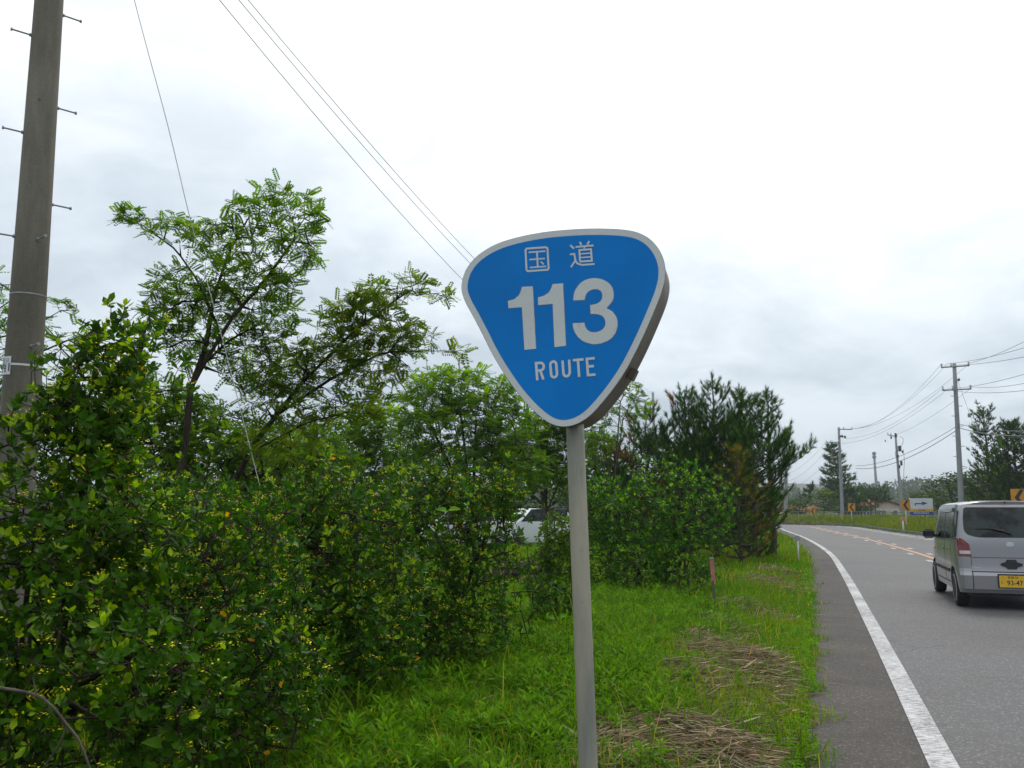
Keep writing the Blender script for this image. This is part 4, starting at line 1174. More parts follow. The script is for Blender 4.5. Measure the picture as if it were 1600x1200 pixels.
# ---------------------------------------------------------------- vehicles
def make_car(name, label, loc, rz, paint, detail=True, L=3.395, W=1.475, H=1.62, boxy=True, group=None):
    root = empty(name, loc, rz, label, 'car', group)
    hw0 = W / 2; yr0 = -L / 2; yf0 = L / 2
    def halfw(y, z):
        w = hw0 * np.interp(z, [.2, .32, .55, .8, 1.0, 1.5, H], [.955, .985, 1.0, 1.0, .985, .895, .86])
        w -= .06 * smooth((y - .6) / 1.1) + .012 * smooth((-y - 1.2) / .5)
        return w
    def yrear(z): return yr0 + np.interp(z, [.2, .3, .5, .545, .6, 1.0, 1.1, 1.45, H], [.05, .0, -.005, .02, .035, .055, .075, .165, .24])
    def yfront(z): return yf0 - np.interp(z, [.2, .4, .6, .8, .95, 1.05, 1.6], [.06, .0, .01, .06, .16, .3, .5])
    ztop = lambda y: np.interp(y, [-1.75, -1.55, -1.0, .2, .55, 1.05, 1.35, 1.62, 1.75], [H - .06, H - .02, H, H - .01, H - .06, 1.06, .98, .86, .8]) if boxy else np.interp(y, [-1.8, -1.4, -1.0, .1, .95, 1.5, 1.75], [1.0, 1.3, H - .03, H, 1.0, .88, .75])
    rc = .11
    def ysurf_rear(x, z):
        w = halfw(yr0 + .1, z); e = np.clip((np.abs(x) - (w - rc)) / rc, 0, .999); return yrear(z) + rc * (1 - np.sqrt(1 - e * e)) + .03 * (x / w) ** 2
    zlev = np.array([.24, .30, .38, .48, .56, .66, .78, .9, 1.0, 1.08, 1.2, 1.32, 1.42, 1.49, 1.535, 1.565])
    ts = np.concatenate([np.linspace(0, 1, 46)])
    # side + roof as sections along y
    rings = []
    ys = np.concatenate([-np.cos(np.linspace(0, PI / 2, 7)) * .0 + 0, []])
    corner = [(math.sin(a), 1 - math.cos(a)) for a in np.linspace(0, PI / 2, 6)]  # (dx toward side, dy back) of rounding
    stations = []
    for a in np.linspace(0, PI / 2, 7): stations.append(('r', a))
    for t in np.linspace(0, 1, 46)[1:-1]: stations.append(('m', t))
    for a in np.linspace(PI / 2, 0, 5): stations.append(('f', a))
    nroof = 9
    for ty, a in stations:
        ring = []
        prof = []
        for z in zlev: prof.append((1.0, z))
        for ty2 in range(1): pass
        for side_ in (1,):
            pts = []
            for z in zlev:
                if ty == 'r': w_ = halfw(yr0 + .1, z) - rc + rc * math.sin(a); y = yrear(z) + rc * (1 - math.cos(a)) + .03 * (w_ / halfw(yr0 + .1, z)) ** 2
                elif ty == 'f': wf = halfw(yf0 - .1, z); w_ = wf - .18 + .18 * math.sin(a); y = yfront(z) - .18 * (1 - math.cos(a))
                else:
                    ya, yb = yrear(z) + rc + .03, yfront(z) - .18; y = ya + (yb - ya) * a; w_ = halfw(y, z)
                pts.append((w_, y, z))
            pts = np.array(pts)
            zt = ztop(pts[:, 1]); over = pts[:, 2] > zt - .035
            pts[:, 2] = np.minimum(pts[:, 2], zt - .035 * np.clip((1 - (pts[:, 2] - zt) * 8), 0, 1))
            # roof points: crown from side to centre
            e = pts[-1]; roof = []
            for q in np.linspace(0, 1, nroof)[1:]:
                f = 1 - q
                zt_ = float(ztop(e[1])); lift = (zt_ - e[2]) * (1 - f ** 5) + .015 * (1 - f * f)
                roof.append((e[0] * f, e[1] - (.03 * (1 - f * f) if ty == 'r' else 0), e[2] + lift))
            half = np.concatenate([pts, np.array(roof)])
        mir = half[:-1][::-1].copy(); mir[:, 0] *= -1
        rings.append(np.concatenate([half, mir]))
    V = np.array(rings); ns, m = V.shape[:2]
    g = Geo(); i = (np.arange(ns - 1)[:, None] * m + np.arange(m - 1)[None]).ravel()
    f = np.stack([i, i + 1, i + m + 1, i + m], 1)
    # underside
    bt = (np.arange(ns - 1) * m); fb = np.stack([bt + m - 1, bt, bt + m, bt + 2 * m - 1], 1)
    g.add(V.reshape(-1, 3), [f, fb])
    # rear and front caps: rows of equal height joined left to right
    nz = len(zlev)
    for ring, rear in ((V[0], True), (V[-1], False)):
        rows = []
        nx = 12
        for q in range(nz):
            a, b = ring[q], ring[m - 1 - q]
            tt = np.linspace(0, 1, nx + 1)[:, None]; row = a + (b - a) * tt
            if rear: row[:, 1] -= 0; row[:, 1] = yrear(zlev[q]) + .03 * (row[:, 0] / halfw(yr0 + .1, zlev[q])) ** 2
            rows.append(row)
        rows.append(ring[nz - 1:nz + 2 * nroof - 1][np.linspace(0, 2 * nroof - 2, nx + 1).round().astype(int)] if False else np.stack([np.interp(np.linspace(0, 1, nx + 1), np.linspace(0, 1, 2 * nroof - 1), ring[nz - 1:nz + 2 * nroof - 2][:, c]) for c in range(3)], 1))
        R_ = np.array(rows); i = (np.arange(len(rows) - 1)[:, None] * (nx + 1) + np.arange(nx)[None]).ravel()
        f = np.stack([i, i + nx + 1, i + nx + 2, i + 1], 1)
        g.add(R_.reshape(-1, 3), f if rear else f[:, ::-1])
    body = g.build('body', paint, root, smooth=True)
    me = body.data
    bm = bmesh.new(); bm.from_mesh(me); bmesh.ops.remove_doubles(bm, verts=bm.verts, dist=.0008)
    bmesh.ops.holes_fill(bm, edges=[e for e in bm.edges if e.is_boundary], sides=0)
    bmesh.ops.recalc_face_normals(bm, faces=bm.faces); bm.to_mesh(me); bm.free()
    me.polygons.foreach_set('use_smooth', np.full(len(me.polygons), True))
    # wheel wells
    wr, xw = .275, hw0 - .095; axles = (-L / 2 + .52, -L / 2 + .52 + 2.42)
    for ay in axles:
        for s in (-1, 1):
            c = Geo().path([np.array((s * (hw0 + .2), ay, wr + .01)), np.array((s * (hw0 - .30), ay, wr + .01))], [wr + .055, wr + .055], 32).build('well', M['car_black'])
            bm = bmesh.new(); bm.from_mesh(c.data); bmesh.ops.recalc_face_normals(bm, faces=bm.faces); bm.to_mesh(c.data); bm.free()
            c.parent = root
            md = body.modifiers.new('cut', 'BOOLEAN'); md.object = c; md.operation = 'DIFFERENCE'; md.solver = 'EXACT'
            bpy.context.view_layer.update(); dg = bpy.context.evaluated_depsgraph_get()
            nm = bpy.data.meshes.new_from_object(body.evaluated_get(dg)); body.modifiers.clear()
            body.data = nm; bpy.data.objects.remove(c)
    # smooth only shallow angles
    try:
        body.data.set_sharp_from_angle(angle=math.radians(38))
    except Exception: pass
    for ay in axles:
        for s in (-1, 1):
            w = Geo(); prof = [(-.088, wr - .07), (-.085, wr - .025), (-.07, wr - .004), (-.04, wr), (.04, wr), (.07, wr - .004), (.085, wr - .025), (.088, wr - .07)]
            c0 = np.array((s * xw, ay, wr))
            wh = w.path([c0 + (s * d, 0, 0) for d, _ in prof], [r for _, r in prof], 36).build('wheel', M['rubber'], root, smooth=True)
            rm = Geo(); face = xw + .089
            rm.path([np.array((s * (face - .04), ay, wr)), np.array((s * (face + .002), ay, wr)), np.array((s * (face + .004), ay, wr))], [wr - .075, wr - .072, wr - .082], 32, cap=False)
            rm.path([np.array((s * (face - .03), ay, wr)), np.array((s * (face - .012), ay, wr))], [.06, .05], 20)
            for q in range(7):
                a = q * 2 * PI / 7; d = np.array((0, math.cos(a), math.sin(a))); t_ = np.array((0, -math.sin(a), math.cos(a)))
                p0 = np.array((s * (face - .018), ay, wr)) + d * .04; p1 = np.array((s * (face - .006), ay, wr)) + d * (wr - .076)
                rm.add([p0 - t_ * .024, p0 + t_ * .024, p1 + t_ * .03, p1 - t_ * .03, p0 - t_ * .024 - (s * .02, 0, 0), p0 + t_ * .024 - (s * .02, 0, 0), p1 + t_ * .03 - (s * .02, 0, 0), p1 - t_ * .03 - (s * .02, 0, 0)],
                       np.array([(0, 1, 2, 3), (7, 6, 5, 4), (0, 4, 5, 1), (1, 5, 6, 2), (2, 6, 7, 3), (3, 7, 4, 0)]))
            rm.build('rim', M['rim'], wh)
            Geo().path([np.array((s * (face - .05), ay, wr)), np.array((s * (face - .045), ay, wr))], [wr - .08, wr - .08], 24).build('hub_shadow', M['car_black'], wh)
            wl = Geo(); an = np.linspace(-.1, PI + .1, 20)
            vv = []
            for a in an:
                for d in (hw0 - .28, hw0 - .03): vv.append((s * d, ay + (wr + .05) * math.cos(a), wr + .01 + (wr + .05) * math.sin(a)))
            wl.add(vv, np.array([(2 * j, 2 * j + 1, 2 * j + 3, 2 * j + 2) for j in range(19)])).build('wheel_arch_liner', M['car_black'], root)
    # patches that follow the surfaces
    def side_patch(nm, pts, s, o_=.004, mat='car_glass', n=10, th=.003):
        """quad patch on the side from 4 corners (y,z): a,b,c,d"""
        a, b, c, d = [np.array(p) for p in pts]; V = []
        for i in range(n + 1):
            for j in range(n + 1):
                u, v = i / n, j / n; q = (a * (1 - u) + b * u) * (1 - v) + (d * (1 - u) + c * u) * v
                V.append((s * (halfw(q[0], q[1]) + o_), q[0], q[1]))
        V = np.array(V); g = Geo(); i = (np.arange(n)[:, None] * (n + 1) + np.arange(n)[None]).ravel(); f = np.stack([i, i + 1, i + n + 2, i + n + 1], 1)
        m_ = len(V); V2 = V.copy(); V2[:, 0] -= s * (th + o_ + .004)
        rim = [(k, k + 1) for k in range(n)] + [((n) * (n + 1) + k + 1, (n) * (n + 1) + k) for k in range(n)] + [((k + 1) * (n + 1), k * (n + 1)) for k in range(n)] + [(k * (n + 1) + n, (k + 1) * (n + 1) + n) for k in range(n)]
        g.add(np.concatenate([V, V2]), [f, np.array([(p, p + m_, q + m_, q) for p, q in rim])])
        return g.build(nm, M[mat], root, smooth=False)
    def rear_patch(nm, pts, o_=.004, mat='car_glass', parent=None, sub=4):
        """polygon (x,z) cut into a fine grid and laid on the rear"""
        bm = bmesh.new(); vs_ = [bm.verts.new((x, 0, z)) for x, z in pts]; bm.faces.new(vs_)
        xs = [p[0] for p in pts]; zs = [p[1] for p in pts]
        for k in np.arange(min(xs), max(xs), .05)[1:]: bmesh.ops.bisect_plane(bm, geom=bm.verts[:] + bm.edges[:] + bm.faces[:], plane_co=(k, 0, 0), plane_no=(1, 0, 0))
        for k in np.arange(min(zs), max(zs), .05)[1:]: bmesh.ops.bisect_plane(bm, geom=bm.verts[:] + bm.edges[:] + bm.faces[:], plane_co=(0, 0, k), plane_no=(0, 0, 1))
        r = bmesh.ops.extrude_face_region(bm, geom=bm.faces[:]); back = [v for v in r['geom'] if isinstance(v, bmesh.types.BMVert)]; bs = set(back)
        for v in bm.verts: v.co.y = float(ysurf_rear(v.co.x, v.co.z)) + (.006 if v in bs else -o_)
        bmesh.ops.recalc_face_normals(bm, faces=bm.faces)
        me = bpy.data.meshes.new(nm); bm.to_mesh(me); bm.free(); return link(nm, me, parent or root, M[mat])
    def rrect(x0, x1, z0, z1, r, n=5):
        o = []
        for cx, cz, a0 in ((x1 - r, z1 - r, 0), (x0 + r, z1 - r, 90), (x0 + r, z0 + r, 180), (x1 - r, z0 + r, 270)):
            for a in np.linspace(a0, a0 + 90, n): o.append((cx + r * math.cos(math.radians(a)), cz + r * math.sin(math.radians(a))))
        return o
    for s in (-1, 1):
        side_patch('side_window', [(-1.30, 1.05), (-.42, 1.02), (-.42, 1.47), (-1.24, 1.50)], s)
        side_patch('side_window', [(-.34, 1.02), (.78, 1.0), (.30, 1.46), (-.34, 1.48)], s)
        side_patch('quarter_window', [(-1.52, 1.07), (-1.36, 1.055), (-1.31, 1.48), (-1.46, 1.47)], s)
        if detail:
            side_patch('window_visor', [(-1.24, 1.455), (.28, 1.42), (.22, 1.48), (-1.22, 1.51)], s, .03, 'car_glass')
            side_patch('waist_seam', [(-1.55, 1.038), (.85, .985), (.85, .995), (-1.55, 1.048)], s, .003, 'car_black')
            side_patch('side_moulding', [(-.86, .50), (.72, .50), (.72, .55), (-.86, .55)], s, .016, 'car_black')
            side_patch('sill_step', [(-.80, .33), (.85, .33), (.85, .345), (-.80, .345)], s, .004, 'seam')
            for y_ in (-.38, .82, -1.08): side_patch('door_seam', [(y_ - .004, .34), (y_ + .004, .34), (y_ + .004, 1.0), (y_ - .004, 1.0)], s, .0025, 'seam', 4)
            for y_ in (-.52, -.24 + .0): side_patch('door_handle', [(y_ - .30 if y_ < -.4 else y_ - .10, .84), (y_ - .12 if y_ < -.4 else y_ + .08, .84), (y_ - .12 if y_ < -.4 else y_ + .08, .875), (y_ - .30 if y_ < -.4 else y_ - .10, .875)], s, .022, 'car_paint' if paint is M['car_paint'] else 'car_white', 3)
            # mirror on an arm
            g = Geo(); c = np.array((s * (hw0 + .11), .62, 1.06)); bm = bmesh.new(); bmesh.ops.create_cube(bm, size=1); bmesh.ops.scale(bm, vec=(.185, .11, .155), verts=bm.verts); bmesh.ops.bevel(bm, geom=bm.edges[:], offset=.03, segments=3, affect='EDGES'); bmesh.ops.translate(bm, vec=Vector(c), verts=bm.verts)
            me = bpy.data.meshes.new('mirror'); bm.to_mesh(me); bm.free(); mi = link('mirror', me, root, M['car_black'])
            Geo().box(c + (0, -.052, 0), (.125, .004, .105)).build('mirror_glass', M['chrome'], mi)
            Geo().box(c + (-s * .10, .0, -.03), (.08, .05, .05)).build('mirror_arm', M['car_black'], mi)
            Geo().box((s * (hw0 - .012 - .0), .98, .80), (.02, .06, .03)).build('side_marker', M['orange'], root)
            # tail lamp: tapered red lens that wraps the corner, clear block inside
            w = float(halfw(yr0, .9)) - .014
            pts = [(s * w, .78), (s * w, 1.075), (s * (w - .075), 1.035), (s * (w - .155), .965), (s * (w - .178), .78)]
            if s > 0: pts = pts[::-1]
            lp = rear_patch('tail_lamp', pts, .010, 'lamp_red')
            pts = [(s * (w - .02), .815), (s * (w - .02), .865), (s * (w - .165), .865), (s * (w - .168), .815)]
            if s > 0: pts = pts[::-1]
            rear_patch('reversing_lens', pts, .016, 'lamp_clear', lp)
            for z0, z1, x_ in ((.555, .775, .535), (.30, .555, .535)):
                rear_patch('seam', [(s * x_ - .003, z0), (s * x_ + .003, z0), (s * x_ + .003, z1), (s * x_ - .003, z1)], .002, 'seam')
    # rear glass with cut lower corners
    gl = []
    for a in np.linspace(0, 90, 5): gl.append((.575 - .05 + .05 * math.cos(math.radians(a)), 1.475 + .045 * math.sin(math.radians(a))))
    for a in np.linspace(90, 180, 5): gl.append((-.575 + .05 + .05 * math.cos(math.radians(a)), 1.475 + .045 * math.sin(math.radians(a))))
    gl += [(-.595, 1.35), (-.60, 1.19), (-.585, 1.14), (-.55, 1.105), (-.46, 1.075), (-.38, 1.065), (.38, 1.065), (.46, 1.075), (.55, 1.105), (.585, 1.14), (.60, 1.19), (.595, 1.35)]
    rear_patch('rear_window', gl, .005, 'car_glass')
    fw = Geo(); V = []
    for i_ in range(9):
        for j_ in range(7):
            v_ = j_ / 6; y_ = 1.06 - .56 * v_; hx = (halfw(y_, 1.05 + .45 * v_) - .07) * (i_ / 4 - 1); V.append((hx, y_ + .02, float(ztop(y_)) + .025))
    i_ = (np.arange(8)[:, None] * 7 + np.arange(6)[None]).ravel(); fw.add(V, np.stack([i_, i_ + 7, i_ + 8, i_ + 1], 1)).build('windscreen', M['car_glass'], root, smooth=True)
    if detail:
        cw = float(halfw(yr0, .6)) - .02
        for s in (-1, 1):
            q = [(s * cw, .30), (s * cw, .762), (s * .545, .762), (s * .545, .30)]
            rear_patch('bumper_corner', q if s < 0 else q[::-1], .030, paint.name and 'car_paint')
        rear_patch('bumper', [(-.53, .30), (.53, .30), (.53, .548), (-.53, .548)], .030, 'car_paint')
        rear_patch('hatch_crease', [(-.535, .760), (.535, .760), (.535, .768), (-.535, .768)], .002, 'seam')
        rear_patch('bumper_seam', [(-.54, .549), (.54, .549), (.54, .562), (-.54, .562)], .006, 'seam')
        hp = [(-.145, .655), (-.075, .628), (-.06, .60), (.06, .60), (.075, .628), (.145, .655), (.145, .682), (.075, .705), (.06, .74), (-.06, .74), (-.075, .705), (-.145, .682)]
        rear_patch('hatch_handle', hp, .016, 'car_black')
        rear_patch('hatch_badge', [(-.52, .61), (-.40, .607), (-.40, .617), (-.52, .620)], .004, 'rim')
        rear_patch('letter_badge', [(.27, .665), (.30, .665), (.30, .71), (.27, .71)], .005, 'chrome')
        em = rear_patch('emblem', rrect(-.05, .05, .935, 1.0, .022, 4), .006, 'chrome')
        for q in ([(-.032, .945), (-.022, .945), (-.027, .99), (-.040, .99)], [(.022, .945), (.032, .945), (.040, .99), (.027, .99)], [(-.025, .963), (.025, .963), (.025, .973), (-.025, .973)]):
            rear_patch('emblem_stroke', q, .010, 'rim', em)
        # wiper
        g = Geo(); W_ = lambda x, z, o_=.045: np.array((x, float(ysurf_rear(x, z)) - o_, z))
        g.path([W_(.02, 1.125), W_(-.06, 1.16), W_(-.20, 1.19)], [.011, .010, .008], 6); g.path([W_(-.05, 1.168, .02), W_(-.25, 1.20, .02), W_(-.44, 1.198, .02)], [.013, .012, .008], 6)
        g.path([W_(.02, 1.125, .0), W_(.02, 1.125, .04)], [.02, .018], 10); g.build('rear_wiper', M['car_black'], root)
        rear_patch('wiper_pivot', rrect(-.07, .04, 1.085, 1.105, .008, 3), .006, 'seam')
        Geo().path([np.array((.0, -1.52, H - .03)), np.array((0, -1.53, H + .0))], [.012, .009], 8).build('roof_bolt', M['car_black'], root)
        # number plate
        y_ = float(ysurf_rear(0, .42)) - .052
        pl = Geo().box((-.02, y_, .425), (.352, .008, .172)).build('number_plate', M['plate_yellow'], root)
        Geo().box((-.02, y_ + .008, .43), (.385, .008, .205)).build('plate_holder', M['car_black'], root)
        for body_, sz, cx, cz, nm in (('93-47', .098, .008, .372, 'plate_number'), ('\u5bae\u57ce 50', .043, -.015, .470, 'plate_region'), ('\u308a', .04, -.162, .392, 'plate_kana')):
            cu = bpy.data.curves.new('t', 'FONT'); cu.body = body_; cu.size = sz; cu.align_x = 'CENTER'; cu.offset = .0012 if sz > .05 else .0003; t = bpy.data.objects.new('t', cu); COL.objects.link(t)
            bpy.context.view_layer.update(); me = bpy.data.meshes.new_from_object(t.evaluated_get(bpy.context.evaluated_depsgraph_get())); bpy.data.objects.remove(t)
            for v in me.vertices: v.co = Vector((cx + v.co.x * (.92 if sz > .05 else 1), y_ - .0055, cz + v.co.y))
            me.materials.clear(); me.materials.append(M['black']); me.name = nm; link(nm, me, pl)
        for x_ in (-.14, .10): Geo().path([np.array((x_, y_ - .004, .49)), np.array((x_, y_ - .009, .49))], [.008, .007], 8).build('plate_bolt', M['steel'], pl)
        # under the bumper
        Geo().box((0, yr0 + .35, .25), (1.2, .45, .10)).build('underbody', M['car_black'], root)
        Geo().path([np.array((-.30, yr0 + .16, .225)), np.array((-.30, yr0 + .5, .225))], [.05, .05], 12).build('silencer', M['car_black'], root)
        Geo().path([np.array((.38, yr0 + .05, .22)), np.array((.38, yr0 + .3, .22))], [.028, .028], 12).build('tail_pipe', M['steel'], root)
        Geo().box((0, 0, .24), (1.2, 2.6, .08)).build('chassis', M['car_black'], root)
    return root
make_car('small_car', 'silver-mauve boxy small car with yellow number plate driving away', (8.03, 14.78, 0.004), math.radians(-19), M['car_paint'], W=1.47, L=3.42, H=1.61)
def car_at(px, Y): p = P(px, 800, Y); return (p.x, Y, float(gz([p.x], [Y])[0]))
wc = make_car('parked_car', 'white parked hatchback beside the log pile behind the shrubs', car_at(826, 33.5), math.radians(118), M['car_white'], False, 4.0, 1.66, 1.48, False, 'white cars parked behind the shrubs')
Geo().box((-.76, -1.1, .5), (.02, .3, .12)).build('side_strip', M['car_black'], wc)
wc2 = make_car('parked_car', 'bluish white parked car mostly hidden by the flowering shrub', car_at(712, 32.5), math.radians(100), M['car_white'], False, 4.1, 1.68, 1.5, False, 'white cars parked behind the shrubs')

# ---------------------------------------------------------------- logs
def logs():
    lst = []
    Y0 = 16.3
    spots = []
    for row, (n, x0) in enumerate(((6, 781), (5, 790), (4, 797), (3, 806))):
        for i in range(n): spots.append((x0 + i * 13 + random.uniform(-2, 2), row))
    k = 0
    words = ['bottom row', 'second row', 'third row', 'top row']
    nth = ['leftmost', 'second', 'third', 'fourth', 'fifth', 'sixth']
    for row, (n, x0) in enumerate(((6, 779), (5, 786), (4, 793), (3, 801))):
        for i in range(n):
            r = random.uniform(.055, .08); p = P(x0 + i * 12.5, 800, Y0 + .1 * i); z = .09 + row * .125
            o = empty('log', (p.x, Y0 + .12 * i + row * .05, z), math.radians(52 + random.uniform(-9, 9)), f'{nth[i]} log in the {words[row]} of the log pile by the ivy bush', 'log', 'cut logs stacked before the white car')
            L = random.uniform(.8, 1.15); pts = [np.array((t * L - L / 2, random.uniform(-.02, .02), random.uniform(-.012, .012) + .05 * (t - .5) * random.uniform(-1, 1))) for t in np.linspace(0, 1, 6)]
            Geo().path(pts, [r * random.uniform(.9, 1.08) for _ in pts], 10, cap=False).build('bark', M['log'], o, smooth=True)
            for e in (0, -1):
                d = np.array((1, 0, 0.)) * (1 if e else -1); Geo().path([pts[e] - d * .01, pts[e] + d * .004], [r * .9, r * .9], 10).build('cut_end', M['log_end'], o)
logs()
# ---------------------------------------------------------------- trees and shrubs
def gp(px, Y):
    p = P(px, 800, Y); return (p.x, Y, float(gz([p.x], [Y])[0]))
cat_ = np.concatenate
def stems_from(bases, tops):
    return [[b, tuple((np.array(b) * .45 + np.array(t) * .55) + rng.normal(size=3) * .05), t] for b, t in zip(bases, tops)]

# tall near shrub on the left, in front of the pole
b0 = gp(60, 4.6)
att = cat_([blob(185, 575, 50, 62, 4.7, .28, 150), blob(60, 640, 40, 30, 4.6, .15, 22), blob(135, 650, 72, 66, 4.6, .3, 150), blob(100, 790, 80, 100, 4.5, .35, 140), blob(190, 700, 50, 80, 4.6, .3, 150),
            blob(40, 960, 150, 150, 4.2, .4, 330), blob(180, 900, 70, 110, 4.3, .35, 220), blob(-60, 900, 80, 130, 4.3, .4, 70), blob(20, 720, 26, 20, 4.5, .1, 10), blob(60, 1120, 170, 110, 3.9, .35, 260), blob(230, 1090, 90, 120, 3.9, .3, 180)])
att = cat_([att, att + rng.normal(size=att.shape) * .07]); att = sprays(att, 10); att = att[att[:, 2] > .12]
tp_ = [tuple(P(150, 640, 4.7)), tuple(P(60, 780, 4.5)), tuple(P(220, 820, 4.6)), tuple(P(-60, 850, 4.4)), tuple(P(110, 900, 4.2))]
shrub('tall_shrub', 'tall glossy-leaved shrub with yellow-green tips in front of the utility pole', 'shrub', b0,
      stems_from([b0, (b0[0] + .12, 4.5, b0[2]), (b0[0] + .3, 4.7, 0), (b0[0] - .3, 4.4, 0), (b0[0] + .2, 4.25, 0)], tp_), att, leaf=.056, k=9, young_p=.42, flowers=.3, yellow=.004, singles=300, tip_r=.0024, inner=.5, col=(.027, .085, .005), young=(.20, .33, .018))

# flowering shrubs along the middle
def mid_shrub(label, px, Y, blobs, singles=0, leaf=.046, fl=.42, **kw):
    b = gp(px, Y); A = cat_([blob(*q) for q in blobs]); A = cat_([A, A[rng.random(len(A)) < .5] + rng.normal(size=3) * .05]); A = sprays(A); A = A[A[:, 2] > .1]
    ns = kw.pop('ns', 6); bs = [b]; ts = []
    for i in range(ns):
        a = A[rng.integers(len(A))]; ts.append(tuple(np.array(b) + (a - np.array(b)) * .75))
        if i: bs.append((b[0] + rng.normal() * .22, Y + rng.normal() * .18, b[2]))
    kw.setdefault('young_p', .34); kw.setdefault('yellow', .004); kw.setdefault('tip_r', .0022)
    return shrub('flowering_shrub', label, 'shrub', b, stems_from(bs, ts), A, leaf=leaf, k=7, flowers=fl, singles=singles, **kw)
mid_shrub('glossy flowering shrub low in the left corner beside the tall shrub', 300, 5.2,
          [(300, 860, 70, 80, 5.5, .4, 330), (380, 900, 90, 110, 5.3, .4, 420), (270, 1000, 110, 130, 5.0, .4, 420), (400, 1060, 100, 110, 4.9, .4, 380), (300, 1170, 120, 90, 4.7, .3, 200)], 300, .050)
mid_shrub('dense flowering shrub with pale yellow clusters, centre of the hedge row', 470, 6.6,
          [(480, 800, 70, 62, 6.8, .45, 420), (400, 820, 60, 50, 7.0, .4, 260), (560, 830, 80, 80, 6.7, .5, 520), (470, 920, 110, 100, 6.4, .5, 560), (520, 1020, 90, 90, 6.2, .4, 360), (600, 950, 60, 90, 6.5, .4, 300), (590, 1040, 60, 50, 6.3, .3, 200), (450, 1090, 80, 60, 6.0, .3, 160)], 150, .050)
mid_shrub('leggy flowering shrub spreading towards the white cars', 640, 8.0,
          [(620, 800, 60, 60, 8.2, .45, 300), (690, 830, 62, 80, 8.0, .5, 380), (740, 800, 48, 45, 8.2, .4, 240), (775, 780, 35, 26, 8.2, .3, 120), (660, 930, 85, 80, 7.8, .5, 380), (740, 900, 50, 70, 8.0, .4, 220), (620, 1010, 60, 60, 7.6, .3, 200), (700, 990, 60, 50, 7.7, .3, 190), (760, 960, 40, 40, 7.9, .3, 90), (790, 840, 14, 60, 8.2, .15, 70), (700, 750, 30, 20, 8.2, .2, 60), (630, 745, 30, 18, 8.3, .2, 50)], 0, .050, ns=9)
mid_shrub('shrub seen between the tall shrub and the big locust trunk', 215, 6.4,
          [(240, 800, 60, 60, 6.6, .4, 260), (330, 800, 70, 45, 7.2, .4, 260), (160, 860, 90, 90, 6.3, .4, 220)], 0, .050, fl=.2)
# thin dark stems standing at the end of the row
g_b = gp(800, 8.4)
mid_shrub('thin-stemmed young shrub standing just left of the ivy bush', 800, 8.5, [(805, 960, 40, 30, 8.5, .2, 40), (812, 880, 30, 60, 8.5, .2, 40), (850, 930, 40, 24, 8.5, .2, 45)], 0, .045, ns=2, fl=.05)
# ivy covered bush
b = gp(868, 10.7)
A = cat_([blob(868, 850, 30, 50, 10.7, .28, 330), blob(845, 905, 26, 50, 10.7, .25, 200), blob(885, 905, 24, 70, 10.8, .25, 220), blob(868, 955, 30, 30, 10.7, .25, 70)])
shrub('ivy_bush', 'narrow bush of bright climbing leaves just left of the sign post', 'bush', b, stems_from([b, (b[0] - .12, 10.6, b[2]), (b[0] + .14, 10.8, b[2])], [tuple(P(862, 850, 10.7)), tuple(P(845, 890, 10.7)), tuple(P(888, 880, 10.8))]), A, leaf=.07, k=5, col=(.05, .115, .016), young=(.10, .2, .03), young_p=.35, spread=(1.0, 1.6), tip_r=.003)
# dark bush right of the post
b = gp(1000, 15.6)
A = cat_([blob(1085, 790, 58, 60, 15.6, .7, 700), blob(1000, 830, 75, 75, 15.4, .8, 1300), blob(1030, 890, 80, 40, 15.0, .6, 500), blob(960, 790, 45, 55, 15.8, .6, 420), blob(1060, 860, 70, 45, 15.2, .6, 520), blob(980, 890, 70, 42, 15.0, .6, 460), blob(930, 850, 40, 80, 15.6, .6, 350), blob(1035, 760, 50, 35, 15.8, .5, 260)])
A = sprays(A, 12, .07, .13); A = A[A[:, 2] > .15]
shrub('dark_bush', 'broad dark green bush in front of the pines, right of the post', 'bush', b, stems_from([b, (b[0] + .5, 15.6, 0), (b[0] - .5, 15.5, 0), (b[0] + .8, 15.4, 0)], [tuple(P(1000, 830, 15.6)), tuple(P(1075, 810, 15.6)), tuple(P(950, 820, 15.6)), tuple(P(1060, 850, 15.4))]), A, leaf=.068, k=7, col=(.03, .12, .008), young=(.16, .30, .02), young_p=.45, seg=.16, tip_r=.0035)
# small plants in front of it
for i, (px, Y, h, lb) in enumerate(((1075, 13.8, .5, 'light green seedling bush at the right foot of the dark bush'), (985, 14.0, .55, 'small leafy sapling below the dark bush middle'))):
    b = gp(px, Y); A = np.array(b) + rdir(70) * (.33, .25, .28) + (0, 0, h)
    shrub('small_bush', lb, 'bush', b, stems_from([b], [(b[0], Y, b[2] + h)]), A[A[:, 2] > .1], leaf=.055, k=6, col=(.05, .12, .02), young=(.12, .22, .04), young_p=.4, tip_r=.003)

